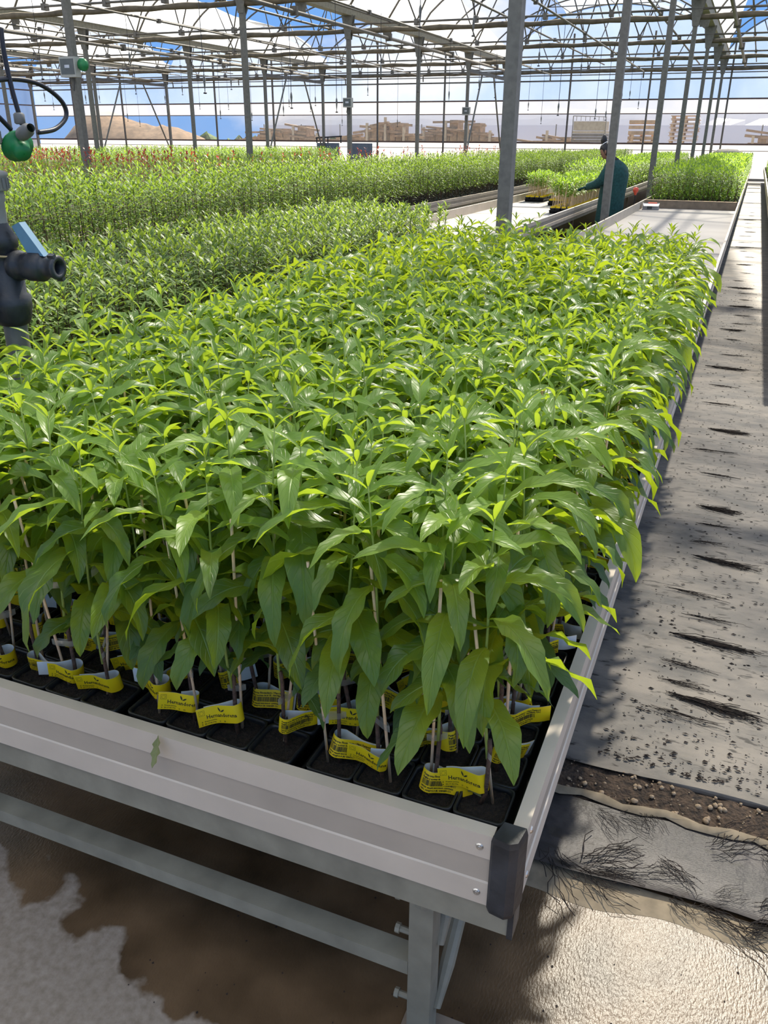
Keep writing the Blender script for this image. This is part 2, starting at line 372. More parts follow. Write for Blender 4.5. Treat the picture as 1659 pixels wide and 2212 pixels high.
# ------------------------------------------------------------------ mesh helpers (everything in quads)
class T:
    """quad soup: verts, quads, uv per corner, material index per quad"""
    def __init__(s):
        s.v = []; s.f = []; s.uv = []; s.mi = []; s.n = 0
    def add(s, v, f, mi=0, uv=None):
        v = np.asarray(v, float).reshape(-1, 3); f = np.asarray(f, int).reshape(-1, 4)
        s.v.append(v); s.f.append(f + s.n); s.n += len(v)
        s.mi.append(np.full(len(f), mi, int) if np.isscalar(mi) else np.asarray(mi, int))
        s.uv.append(np.zeros((len(f), 4, 2)) if uv is None else np.asarray(uv, float).reshape(-1, 4, 2))
        return s
    def arr(s):
        return (np.concatenate(s.v), np.concatenate(s.f), np.concatenate(s.uv), np.concatenate(s.mi))
    def mesh(s, name, mats, smooth=True):
        return mesh_from(name, *s.arr(), mats, smooth)
    def box(s, x0, x1, y0, y1, z0, z1, mi=0):
        v = [(x0, y0, z0), (x1, y0, z0), (x1, y1, z0), (x0, y1, z0), (x0, y0, z1), (x1, y0, z1), (x1, y1, z1), (x0, y1, z1)]
        f = [(0, 3, 2, 1), (4, 5, 6, 7), (0, 1, 5, 4), (1, 2, 6, 5), (2, 3, 7, 6), (3, 0, 4, 7)]
        return s.add(v, f, mi)
    def bar(s, a, b, w, h=None, mi=0):
        """square bar between two points"""
        h = w if h is None else h
        a = Vector(a); b = Vector(b); d = (b - a).normalized()
        up = Vector((0, 0, 1)) if abs(d.z) < 0.95 else Vector((0, 1, 0))
        sx = d.cross(up).normalized() * w / 2; sz = sx.cross(d).normalized() * h / 2
        v = [a - sx - sz, a + sx - sz, a + sx + sz, a - sx + sz, b - sx - sz, b + sx - sz, b + sx + sz, b - sx + sz]
        f = [(3, 2, 1, 0), (4, 5, 6, 7), (0, 1, 5, 4), (1, 2, 6, 5), (2, 3, 7, 6), (3, 0, 4, 7)]
        return s.add([tuple(q) for q in v], f, mi)
    def tube(s, pts, rad, n=6, mi=0, cap=True):
        pts = [Vector(p) for p in pts]; k = len(pts)
        rad = [rad] * k if np.isscalar(rad) else rad
        vs = []; prev = None
        for i, p in enumerate(pts):
            d = (pts[min(i + 1, k - 1)] - pts[max(i - 1, 0)]).normalized()
            if prev is None:
                up = Vector((0, 0, 1)) if abs(d.z) < 0.9 else Vector((0, 1, 0))
                prev = d.cross(up).normalized()
            else:
                prev = (prev - d * prev.dot(d)).normalized()
            o = d.cross(prev)
            for j in range(n):
                a = 2 * PI * j / n
                vs.append(p + (prev * math.cos(a) + o * math.sin(a)) * rad[i])
        f = []
        for i in range(k - 1):
            for j in range(n):
                j2 = (j + 1) % n
                f.append((i * n + j, i * n + j2, (i + 1) * n + j2, (i + 1) * n + j))
        if cap and n % 2 == 0:
            for base, flip in ((0, True), ((k - 1) * n, False)):
                for j in range(0, n - 2, 2):
                    q = (base, base + j + 1, base + j + 2, base + (j + 3) % n)
                    q = (base, base + j + 1, base + j + 2, base + j + 3) if j + 3 < n else (base, base + j + 1, base + j + 2, base + j + 2)
                    if len(set(q)) == 4:
                        f.append(q[::-1] if flip else q)
        return s.add([tuple(q) for q in vs], f, mi)
    def lathe(s, prof, n=12, mi=0, axis='z', org=(0, 0, 0)):
        v = []
        for r, h in prof:
            for j in range(n):
                a = 2 * PI * j / n
                c, d = r * math.cos(a), r * math.sin(a)
                p = {'z': (c, d, h), 'y': (c, h, d), 'x': (h, c, d)}[axis]
                v.append((p[0] + org[0], p[1] + org[1], p[2] + org[2]))
        f = []
        for i in range(len(prof) - 1):
            for j in range(n):
                j2 = (j + 1) % n
                f.append((i * n + j, i * n + j2, (i + 1) * n + j2, (i + 1) * n + j))
        return s.add(v, f, mi)
    def extrude(s, prof, a, b, mi=0, axis='y', closed=True, mis=None):
        """closed 2-D outline (p,q) swept along x (p=y) or y (p=x); q is z"""
        k = len(prof); v = []
        for t in (a, b):
            for p, q in prof:
                v.append((p, t, q) if axis == 'y' else (t, p, q))
        f = []
        for i in range(k if closed else k - 1):
            j = (i + 1) % k
            f.append((i, j, k + j, k + i))
        mi_ = mi if mis is None else mis
        return s.add(v, f, mi_)
    def merge(s, t, rot=0.0, scale=1.0, loc=(0, 0, 0), off=0):
        v, f, uv, mi = t.arr() if isinstance(t, T) else t
        c, d = math.cos(rot), math.sin(rot)
        sc = np.array(scale if not np.isscalar(scale) else (scale,) * 3)
        w = v * sc
        w = np.stack([w[:, 0] * c - w[:, 1] * d, w[:, 0] * d + w[:, 1] * c, w[:, 2]], 1) + np.array(loc)
        return s.add(w, f, mi + off, uv)

def mesh_from(name, v, f, uv, mi, mats, smooth=True):
    me = bpy.data.meshes.new(name)
    nq = len(f)
    me.vertices.add(len(v)); me.vertices.foreach_set('co', v.astype(np.float32).ravel())
    me.loops.add(nq * 4); me.loops.foreach_set('vertex_index', f.astype(np.int32).ravel())
    me.polygons.add(nq)
    me.polygons.foreach_set('loop_start', np.arange(0, nq * 4, 4, dtype=np.int32))
    me.polygons.foreach_set('material_index', mi.astype(np.int32))
    ul = me.uv_layers.new(name='UVMap')
    ul.data.foreach_set('uv', uv.astype(np.float32).ravel())
    me.update(calc_edges=True)
    me.validate()
    me.polygons.foreach_set('use_smooth', np.full(len(me.polygons), bool(smooth)))
    for m in mats:
        me.materials.append(MATS[m])
    return me

def put(name, me, parent=None, loc=(0, 0, 0), rotz=0.0, scale=None, rot=None):
    o = bpy.data.objects.new(name, me)
    COL.objects.link(o)
    o.parent = parent
    o.location = loc
    if rot is not None: o.rotation_euler = rot
    elif rotz: o.rotation_euler = (0, 0, rotz)
    if scale is not None: o.scale = (scale,) * 3 if np.isscalar(scale) else scale
    return o

def tag(o, label=None, cat=None, group=None, kind=None):
    if label: o['label'] = label
    if cat: o['category'] = cat
    if group: o['group'] = group
    if kind: o['kind'] = kind
    return o

def thing(name, label, cat, loc=(0, 0, 0), rotz=0.0, group=None):
    o = bpy.data.objects.new(name, None)
    o.empty_display_size = 0.1
    COL.objects.link(o)
    o.location = loc; o.rotation_euler = (0, 0, rotz)
    return tag(o, label, cat, group)

def copy_tree(o, parent=None):
    c = o.copy(); COL.objects.link(c); c.parent = parent
    for ch in list(o.children): copy_tree(ch, c)
    return c

def part(name, t, mats, parent, smooth=False, **k):
    return put(name, t.mesh(name, mats if isinstance(mats, (list, tuple)) else [mats], smooth), parent, **k)

ORD = ['first', 'second', 'third', 'fourth', 'fifth', 'sixth', 'seventh', 'eighth', 'ninth', 'tenth', 'eleventh', 'twelfth',
       'thirteenth', 'fourteenth', 'fifteenth', 'sixteenth', 'seventeenth', 'eighteenth', 'nineteenth', 'twentieth']

# ------------------------------------------------------------------ layout numbers (metres)
POST_X = [-1.84, -10.77, -19.70, -28.63, -37.56]
POST_Y = [1.55 + 5.5 * k for k in range(8)]          # 1.55 ... 40.05
SPAN = 8.93
GUT_Z = 4.52
WALL_Y = 40.42
BENCH_W, PITCH = 1.53, 2.27
AX1 = -0.152                                          # outer right edge of the near bench
BED_Z = 0.458
RAIL_Z = 0.578
bench_x = [(AX1 - BENCH_W - PITCH * k, AX1 - PITCH * k) for k in range(12)]
RIGHT_BENCH = (0.295, 0.295 + BENCH_W)

# ------------------------------------------------------------------ floor and ground
t = T(); t.add([(-37.9, -6, 0), (10, -6, 0), (10, 40.5, 0), (-37.9, 40.5, 0)], [(0, 1, 2, 3)])
tag(part('floor', t, 'concrete', None), kind='structure')
t = T(); t.add([(-160, 40.2, -0.02), (120, 40.2, -0.02), (120, 180, -0.02), (-160, 180, -0.02)], [(0, 1, 2, 3)])
t.add([(-160, -6, -0.02), (-37.6, -6, -0.02), (-37.6, 40.2, -0.02), (-160, 40.2, -0.02)], [(0, 1, 2, 3)])
tag(part('ground', t, 'ground_dust', None), kind='structure')

def cloth(name, x0, x1, y0, y1, nx, ny, amp, z, label, edge_amp=0.012, mat='ground_cloth'):
    t = T(); v = []
    xs = np.linspace(x0, x1, nx)
    ys = y0 + (y1 - y0) * np.linspace(0, 1, ny) ** 2.2 if y1 - y0 > 5 else np.linspace(y0, y1, ny)
    for j, y in enumerate(ys):
        for i, x in enumerate(xs):
            e = edge_amp * math.sin(9 * x + 1.3 * j) if j in (0, ny - 1) else 0
            h = z + amp * (0.5 + 0.5 * math.sin(5.1 * x + 7.7 * y) * math.sin(13.0 * y + 3 * x))
            if j == 0: h += amp * 1.5
            v.append((x, y + e, h))
    f = [(j * nx + i, j * nx + i + 1, (j + 1) * nx + i + 1, (j + 1) * nx + i) for j in range(ny - 1) for i in range(nx - 1)]
    t.add(v, f)
    o = part(name, t, mat, None, smooth=True)
    return tag(o, label, 'ground cloth')
cloth('ground_cloth', -1.66, 0.9, 1.80, 39.9, 40, 170, 0.006, 0.006, 'long black woven ground cloth covering the walkway beside the bench')
cloth('ground_cloth', -0.62, 0.9, 1.435, 1.675, 30, 10, 0.006, 0.006, 'short wet strip of black ground cloth beyond the concrete', mat='ground_cloth_wet')
# soil gap between the two cloths
t = T(); v = []; nx, ny = 60, 7
for j in range(ny):
    for i in range(nx):
        x = -0.7 + 1.6 * i / (nx - 1); y = 1.655 + 0.165 * j / (ny - 1)
        v.append((x, y, 0.004 + 0.010 * random.random() * (0 if j in (0, ny - 1) else 1)))
t.add(v, [(j * nx + i, j * nx + i + 1, (j + 1) * nx + i + 1, (j + 1) * nx + i) for j in range(ny - 1) for i in range(nx - 1)])
tag(part('loose_soil', t, 'mulch', None, smooth=True), 'strip of dark crumbly soil between the two ground cloths', 'soil', kind='stuff')
# frayed, silted cloth edge lying along the soil
t = T()
pts = [(-0.55 + 0.05 * i, 1.68 + 0.008 * math.sin(i * 1.7), 0.018 + 0.004 * math.sin(i * 2.3)) for i in range(30)]
v = []
for i, p in enumerate(pts):
    w = 0.014 + 0.007 * math.sin(i * 3.1)
    v += [(p[0], p[1] - w, 0.012), (p[0], p[1], p[2] + 0.006), (p[0], p[1] + w, 0.012)]
t.add(v, [(i * 3 + k, i * 3 + 3 + k, i * 3 + 4 + k, i * 3 + 1 + k) for i in range(29) for k in range(2)])
tag(part('torn_cloth_edge', t, 'torn_cloth', None, smooth=True), 'pale torn cloth edge lying along the strip of soil', 'cloth')
# pale dried mud rim where the concrete meets the cloth
t = T(); v = []; n = 50
for i in range(n):
    x = -0.45 + 1.3 * i / (n - 1)
    y0 = 1.372 + 0.016 * math.sin(7 * x) + 0.008 * math.sin(23 * x)
    v += [(x, y0 - 0.002, 0.0005), (x, (y0 + 1.44) / 2, 0.005), (x, 1.445, 0.0055)]
t.add(v, [(i * 3 + k, i * 3 + 3 + k, i * 3 + 4 + k, i * 3 + 1 + k) for i in range(n - 1) for k in range(2)])
tag(part('dried_mud', t, 'torn_cloth', None, smooth=True), 'thin rim of pale dried mud along the near cloth edge', 'mud', kind='stuff')

def blob(r, seed, squash=0.6):
    rr = random.Random(seed); t = T(); n, k = 8, 5
    prof = []
    v = []
    for i in range(k):
        a = -PI / 2 + PI * (i + 0.02) / (k - 1 + 0.04)
        for j in range(n):
            b = 2 * PI * j / n
            q = r * (0.85 + 0.3 * rr.random())
            v.append((q * math.cos(a) * math.cos(b), q * math.cos(a) * math.sin(b) * 0.75, q * math.sin(a) * squash + r * squash * 0.6))
    f = [(i * n + j, i * n + (j + 1) % n, (i + 1) * n + (j + 1) % n, (i + 1) * n + j) for i in range(k - 1) for j in range(n)]
    return t.add(v, f)
peb = [blob(0.010, s).mesh('pebble', ['pebble']) for s in range(5)]
rr = random.Random(4)
for i in range(110):
    x = -0.2 + 0.55 * rr.random(); y = 1.69 + 0.11 * rr.random()
    o = put('pebble', peb[i % 5], None, (x, y, 0.010), rr.random() * 6, 0.25 + 0.75 * rr.random() ** 3)
    tag(o, 'small pale pebble lying in the strip of dark soil', 'pebble', 'pebbles in the soil strip')

def root_clump(seed, length, width, n, r=0.0010, curl=0.5):
    q = random.Random(seed); t = T()
    for i in range(n):
        x = -length / 2 + length * 0.25 * q.random(); y = width * (q.random() - 0.5) * 0.8; z = 0.002 + 0.005 * q.random()
        a = 0.16 * (q.random() - 0.5); pts = []
        m = q.randint(5, 9); st = length * (0.5 + 0.6 * q.random()) / m
        x += length * 0.3 * q.random()
        for k in range(m):
            pts.append((x, y, z + 0.004 * q.random()))
            a = a * .7 + curl * (q.random() - 0.5)
            if q.random() < 0.1: a += (q.random() - 0.5) * 2
            x += st * math.cos(a); y += st * math.sin(a) * 0.7
        t.tube(pts, r * (0.6 + 0.8 * q.random()), n=4, cap=False)
    return t.mesh('root_clump', ['roots'])
rc_dense = [root_clump(s, 0.22, 0.022, 70, 0.0009) for s in range(4)]
rc_thin = [root_clump(20 + s, 0.17, 0.02, 16, 0.0006) for s in range(4)]
rc_wiry = [root_clump(40 + s, 0.16, 0.05, 13, 0.0007, 1.5) for s in range(4)]
yy = 2.05; q = random.Random(9)
for i in range(40):
    yy += 0.05 + 0.04 * i ** 0.8 * q.random() + 0.012 * i
    if yy > 22: break
    me = rc_dense[i % 4] if i % 3 == 1 else rc_thin[i % 4]
    o = put('root_clump', me, None, (0.06 + 0.12 * (q.random() - 0.5), yy, 0.010), -0.05 + 0.2 * (q.random() - 0.5), (0.7 + 0.6 * q.random(), 0.5 + 0.35 * q.random(), 1))
    tag(o, 'flattened streak of dark dead roots lying across the walkway cloth', 'roots', 'root streaks on the walkway cloth')
for i in range(22):
    o = put('root_clump', rc_wiry[i % 4], None, (-0.2 + 0.5 * q.random(), 1.40 + 0.28 * q.random() if i % 3 else 1.43, 0.012), 2 * (q.random() - 0.5), 0.5 + 0.7 * q.random())
    tag(o, 'wiry tangle of dark roots on the wet near cloth strip', 'roots', 'root tangles on the near cloth')
# crumbs of peat scattered over the walkway
t = T()
for i in range(1500):
    y = 1.85 + 9 * q.random() ** 2.0; x = -0.14 + 0.45 * q.random()
    s_ = 0.0015 + 0.004 * q.random() ** 2
    a = q.random() * PI; c, d = math.cos(a) * s_ * 2.2, math.sin(a) * s_
    t.add([(x - c, y - d, 0.011), (x + d, y - c * 0.4, 0.0125), (x + c, y + d, 0.011), (x - d, y + c * 0.4, 0.014)], [(0, 1, 2, 3)])
for i in range(120):
    x = -0.9 + 1.2 * q.random(); y = 0.75 + 0.6 * q.random(); s_ = 0.001 + 0.002 * q.random()
    t.add([(x - s_, y, 0.001), (x, y - s_, 0.001), (x + s_, y, 0.001), (x, y + s_, 0.002)], [(0, 1, 2, 3)])
tag(part('peat_crumbs', t, 'roots', None), 'scattered dark crumbs of peat over the walkway', 'crumbs', kind='stuff')

# ------------------------------------------------------------------ benches
def rail_profile(o, i, sgn):
    """outline of the side board: outer face at o, inner at i; two proud bands, one sunk band"""
    s_ = 0.0025 * sgn
    z = [0.440, 0.484, 0.486, 0.531, 0.533, RAIL_Z]
    outer = [(o, z[0]), (o, z[1]), (o - s_, z[2]), (o - s_, z[3]), (o, z[4]), (o, z[5])]
    inner = [(i, z[5]), (i, z[0])]
    mis = [0, 0, 1, 0, 0, 0, 0, 0]
    return outer + inner, mis

def bench(name, label, x0, x1, y0, y1, near=False, bare=None):
    th = thing(name, label, 'bench', ((x0 + x1) / 2, y0, 0))
    cx, cy = (x0 + x1) / 2, y0
    M = ['aluminium_pale', 'aluminium_band']
    def P(nm, t, mats):
        o = part(nm, t, mats, th)
        o.matrix_parent_inverse = Matrix.Translation((-cx, -cy, 0))
        return o
    for s_, o_ in ((1, x1), (-1, x0)):
        p, mis = rail_profile(o_, o_ - s_ * 0.022, s_)
        t = T(); t.extrude(p, y0 + 0.028, y1 - 0.028, axis='y', mis=mis)
        P('side_rail', t, M)
    for s_, o_ in ((-1, y0), (1, y1)):
        p, mis = rail_profile(o_, o_ - s_ * 0.022, s_)
        t = T(); t.extrude(p, x0 + 0.043, x1 - 0.043, axis='x', mis=mis)
        P('end_rail', t, M)
    t = T(); t.box(x0 + 0.02, x1 - 0.02, y0 + 0.02, y1 - 0.02, BED_Z - 0.012, BED_Z)
    P('bed', t, 'bed_sheet')
    for sx, ex in ((1, x1), (-1, x0)):
        for sy, ey in ((-1, y0), (1, y1)):
            if not near and sy > 0: continue
            # rounded black corner cap
            a = ex - sx * 0.045; b = ex + sx * 0.0; f = ey + sy * 0.006; bk = ey - sy * 0.030
            prof = [(a, ey + sy * 0.002), (a + sx * 0.004, f), (b - sx * 0.016, f + sy * 0.004), (b - sx * 0.004, f - sy * 0.004), (b + sx * 0.002, bk), (a + sx * 0.010, bk)]
            t = T(); v = []
            zs = [0.432, 0.440, 0.572, 0.582]
            for k, z in enumerate(zs):
                sh = 0.9 if k in (0, 3) else 1.0
                mx_, my_ = np.mean([p_[0] for p_ in prof]), np.mean([p_[1] for p_ in prof])
                for (px, py) in prof:
                    v.append((mx_ + (px - mx_) * sh, my_ + (py - my_) * sh, z + (0.004 if (k == 3 and abs(py - bk) < 0.01) else 0)))
            n = 6
            fq = [(k * n + j, k * n + (j + 1) % n, (k + 1) * n + (j + 1) % n, (k + 1) * n + j) for k in range(3) for j in range(n)]
            fq += [(18, 19, 20, 23), (20, 21, 22, 23), (3, 2, 1, 0), (5, 4, 3, 0)]
            t.add(v, fq)
            P('corner_cap', t, 'black_plastic')
    if near:
        for zz in (0.462, 0.553):
            for dx in (0.062, BENCH_W - 0.062):
                t = T(); t.lathe([(0.0001, -0.0032), (0.0022, -0.0035), (0.0025, -0.002), (0.005, -0.002), (0.0066, 0.0005), (0.0066, 0.0015)], 10, axis='y', org=(x1 - dx, y0, zz))
                P('screw', t, 'screw_steel')
            t = T(); t.lathe([(0.0001, 0.0035), (0.0022, 0.0035), (0.005, 0.002), (0.0066, -0.001)], 10, axis='x', org=(x1, y0 + 0.062, zz))
            P('screw', t, 'screw_steel')
    # galvanised under-frame
    t = T(); t.box(x0 + 0.02, x1 - 0.012, y0 + 0.006, y0 + 0.046, 0.384, 0.438)
    P('end_beam', t, 'galvanised')
    for ex in (x0 + 0.03, x1 - 0.03):
        t = T(); t.box(ex - 0.012, ex + 0.012, y0 + 0.048, y1 - 0.03, 0.388, 0.436)
        P('side_beam', t, 'galvanised')
    if near:
        t = T(); t.box(x1 - 0.012, x1 - 0.003, y0 + 0.004, y0 + 0.048, 0.380, 0.437)
        P('beam_end_cap', t, 'black_plastic')
    ys = [y0 + 0.055]
    while ys[-1] + 2.2 < y1: ys.append(ys[-1] + 2.2)
    for k, yv in enumerate(ys[:8] if near else ys[::3]):
        for ex in (x0 + 0.16, x1 - 0.16):
            t = T(); t.box(ex - 0.021, ex + 0.021, yv - 0.021, yv + 0.021, 0.0055 if (near and k == 0 and ex > x0 + 1) else 0.0, 0.352)
            t.lathe([(0.024, 0.345), (0.024, 0.372), (0.019, 0.374), (0.019, 0.39)], 12, org=(ex, yv, 0))
            P('leg', t, 'galvanised')
            if k < 2 and near:
                for zz in (0.335, 0.255, 0.09):
                    t = T(); t.lathe([(0.0001, -0.052), (0.009, -0.052), (0.009, -0.044), (0.006, -0.044), (0.006, -0.020)], 8, axis='x', org=(ex, yv, zz))
                    P('bolt', t, 'galvanised')
                t = T(); t.tube([(ex + 0.024, yv + 0.010, 0.075), (ex + 0.026, yv + 0.06, 0.13), (ex + 0.030, yv + 0.33, 0.385)], [0.008, 0.014, 0.014], 10)
                P('brace', t, 'galvanised')
                t = T(); t.tube([(ex + 0.024, yv + 0.012, 0.235), (ex + 0.022, yv + 0.04, 0.27), (ex - 0.01, yv + 0.14, 0.388)], [0.008, 0.013, 0.013], 10)
                P('brace', t, 'galvanised')
        if near or k < 3:
            t = T(); zt = 0.206
            t.box(x0 + 0.17, x1 - 0.182, yv - 0.020, yv + 0.020, zt - 0.004, zt)
            t.box(x0 + 0.17, x1 - 0.182, yv - 0.020, yv - 0.016, zt - 0.032, zt - 0.0041)
            P('cross_bar', t, 'galvanised')
    return th

benchA = bench('rolling_bench', 'pale aluminium rolling bench with black corner cap in the foreground', bench_x[0][0], AX1, 0.902, 38.6, near=True)
bench('rolling_bench', 'aluminium bench with small-leaved saplings, behind the foreground bench', bench_x[1][0], bench_x[1][1], 0.902, 38.6)
for k in range(2, 12):
    x0, x1 = bench_x[k]
    bench('rolling_bench', '%s aluminium bench to the left of the foreground bench' % ORD[k - 1], x0, x1, 2.5 if k > 2 else 0.902, 38.6)
bench('rolling_bench', 'aluminium bench on the right side of the walkway', RIGHT_BENCH[0], RIGHT_BENCH[1], 6.0, 38.6)

# plank under the foot of the near leg
t = T(); t.box(-0.352, -0.21, 0.85, 1.005, 0.0, 0.005)
tag(part('plank', t, 'board_wood', None), 'dark wooden plank on the wet floor by the bench leg', 'plank')

# ------------------------------------------------------------------ leaves
def leaf(L, W, elev, droop, seed, wave=0.12, fold=0.30, ns=10, nc=4, twist=0.0, pw=1.25, petiole=0.07):
    """one lanceolate leaf growing from the origin along +y and bending down"""
    q = random.Random(seed); t = T()
    s = np.linspace(0, 1, ns + 1)
    ph, fr = q.random() * 6, 2.0 + 2.2 * q.random()
    y = z = 0.0; c = [(0.0, 0.0)]; ang = [elev]
    for i in range(ns):
        a = elev - droop * ((s[i] + s[i + 1]) / 2) ** pw
        y += L / ns * math.cos(a); z += L / ns * math.sin(a); c.append((y, z)); ang.append(elev - droop * s[i + 1] ** pw)
    v = []; sway = 0.10 * L * (q.random() - 0.5) * 2
    for i in range(ns + 1):
        si = s[i]
        if si < petiole: w = W * 0.035
        else:
            u = (si - petiole) / (1 - petiole)
            w = max(W * 0.5 * (u ** 0.62) * ((1 - u) ** 0.85) * 2.75, W * 0.012)
        a = ang[i]; ny, nz = -math.sin(a), math.cos(a)
        tw = twist * si
        for j in range(nc + 1):
            tt = 2 * j / nc - 1
            bx = tt * w * math.cos(fold); h = abs(tt) * w * math.sin(fold)
            h += wave * w * tt * tt * math.sin(fr * 2 * PI * si + ph + (0.9 if tt > 0 else 0))
            ct, st = math.cos(tw), math.sin(tw)
            X, Hh = bx * ct - h * st, bx * st + h * ct
            v.append((X + sway * si * si, c[i][0] + ny * Hh, c[i][1] + nz * Hh))
    k = nc + 1; f = []; uv = []
    for i in range(ns):
        for j in range(nc):
            f.append((i * k + j, i * k + j + 1, (i + 1) * k + j + 1, (i + 1) * k + j))
            u0, u1 = j / nc, (j + 1) / nc
            uv.append([(u0, s[i]), (u1, s[i]), (u1, s[i + 1]), (u0, s[i + 1])])
    return t.add(v, f, 0, uv)

def tier_specs(seed):
    q = random.Random(seed)
    R = lambda a, b: a + (b - a) * q.random()
    return {
        'tip': dict(L=R(.035, .060), W=R(.009, .013), elev=R(.7, 1.25), droop=R(.3, 1.0), wave=.08, fold=.6),
        'young': dict(L=R(.110, .155), W=R(.025, .033), elev=R(.35, .80), droop=R(1.0, 1.7), wave=.22, fold=.40, twist=R(-.4, .4)),
        'upper': dict(L=R(.145, .190), W=R(.033, .042), elev=R(.25, .70), droop=R(1.2, 2.0), wave=.34, fold=.30, twist=R(-.6, .6)),
        'mid': dict(L=R(.135, .175), W=R(.036, .046), elev=R(.1, .55), droop=R(1.2, 2.0), wave=.36, fold=.24, twist=R(-.8, .8)),
        'low': dict(L=R(.085, .135), W=R(.028, .038), elev=R(-.1, .45), droop=R(.9, 1.7), wave=.28, fold=.25, twist=R(-.7, .7)),
    }
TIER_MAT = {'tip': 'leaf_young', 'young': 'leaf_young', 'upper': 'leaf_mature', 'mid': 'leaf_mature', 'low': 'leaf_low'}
LEAF, LEAF_LO = {}, {}
for tn in TIER_MAT:
    LEAF[tn] = []; LEAF_LO[tn] = []
    for k in range(7):
        sp = tier_specs(100 + 17 * k)[tn]
        LEAF[tn].append(leaf(seed=k * 5 + 1, ns=6 if tn == 'tip' else 12, nc=2 if tn == 'tip' else 4, **sp).mesh('leaf', [TIER_MAT[tn]]))
        LEAF_LO[tn].append(leaf(seed=k * 5 + 1, ns=3 if tn == 'tip' else 6, nc=2, **sp))

# ------------------------------------------------------------------ sapling templates
POT_H, SOIL_Z = 0.076, 0.066
def rsq(half, r, z, n=3):
    pts = []
    for cx, cy, a0 in ((1, 1, 0), (-1, 1, PI / 2), (-1, -1, PI), (1, -1, 3 * PI / 2)):
        for i in range(n):
            a = a0 + PI / 2 * i / (n - 1)
            pts.append((cx * (half - r) + r * math.cos(a), cy * (half - r) + r * math.sin(a), z))
    return pts
def loops_mesh(loops, mi=0):
    t = T(); n = len(loops[0]); v = [p for l in loops for p in l]
    f = [(k * n + j, k * n + (j + 1) % n, (k + 1) * n + (j + 1) % n, (k + 1) * n + j) for k in range(len(loops) - 1) for j in range(n)]
    return t.add(v, f, mi)
pot_t = loops_mesh([rsq(.001, .0003, .001), rsq(.029, .006, 0), rsq(.0365, .009, .064), rsq(.0375, .009, .0655), rsq(.0418, .010, .066), rsq(.0422, .010, POT_H),
                    rsq(.0385, .009, POT_H), rsq(.0375, .009, .070), rsq(.0365, .008, .056)])
POT = pot_t.mesh('pot', ['pot_plastic'])
POT_LO = loops_mesh([rsq(.029, .006, 0, 2), rsq(.0418, .010, .066, 2), rsq(.0422, .010, POT_H, 2), rsq(.0385, .009, POT_H, 2), rsq(.0365, .008, .056, 2)])
SOILS = []
for k in range(4):
    q = random.Random(k); t = T(); n = 8; v = []
    for j in range(n):
        for i in range(n):
            x, y = -.0365 + .073 * i / (n - 1), -.0365 + .073 * j / (n - 1)
            if i in (0, n - 1) and j in (0, n - 1): x *= .93; y *= .93
            v.append((x, y, SOIL_Z - .002 + .006 * q.random()))
    t.add(v, [(j * n + i, j * n + i + 1, (j + 1) * n + i + 1, (j + 1) * n + i) for j in range(n - 1) for i in range(n - 1)])
    SOILS.append(t.mesh('soil', ['soil']))

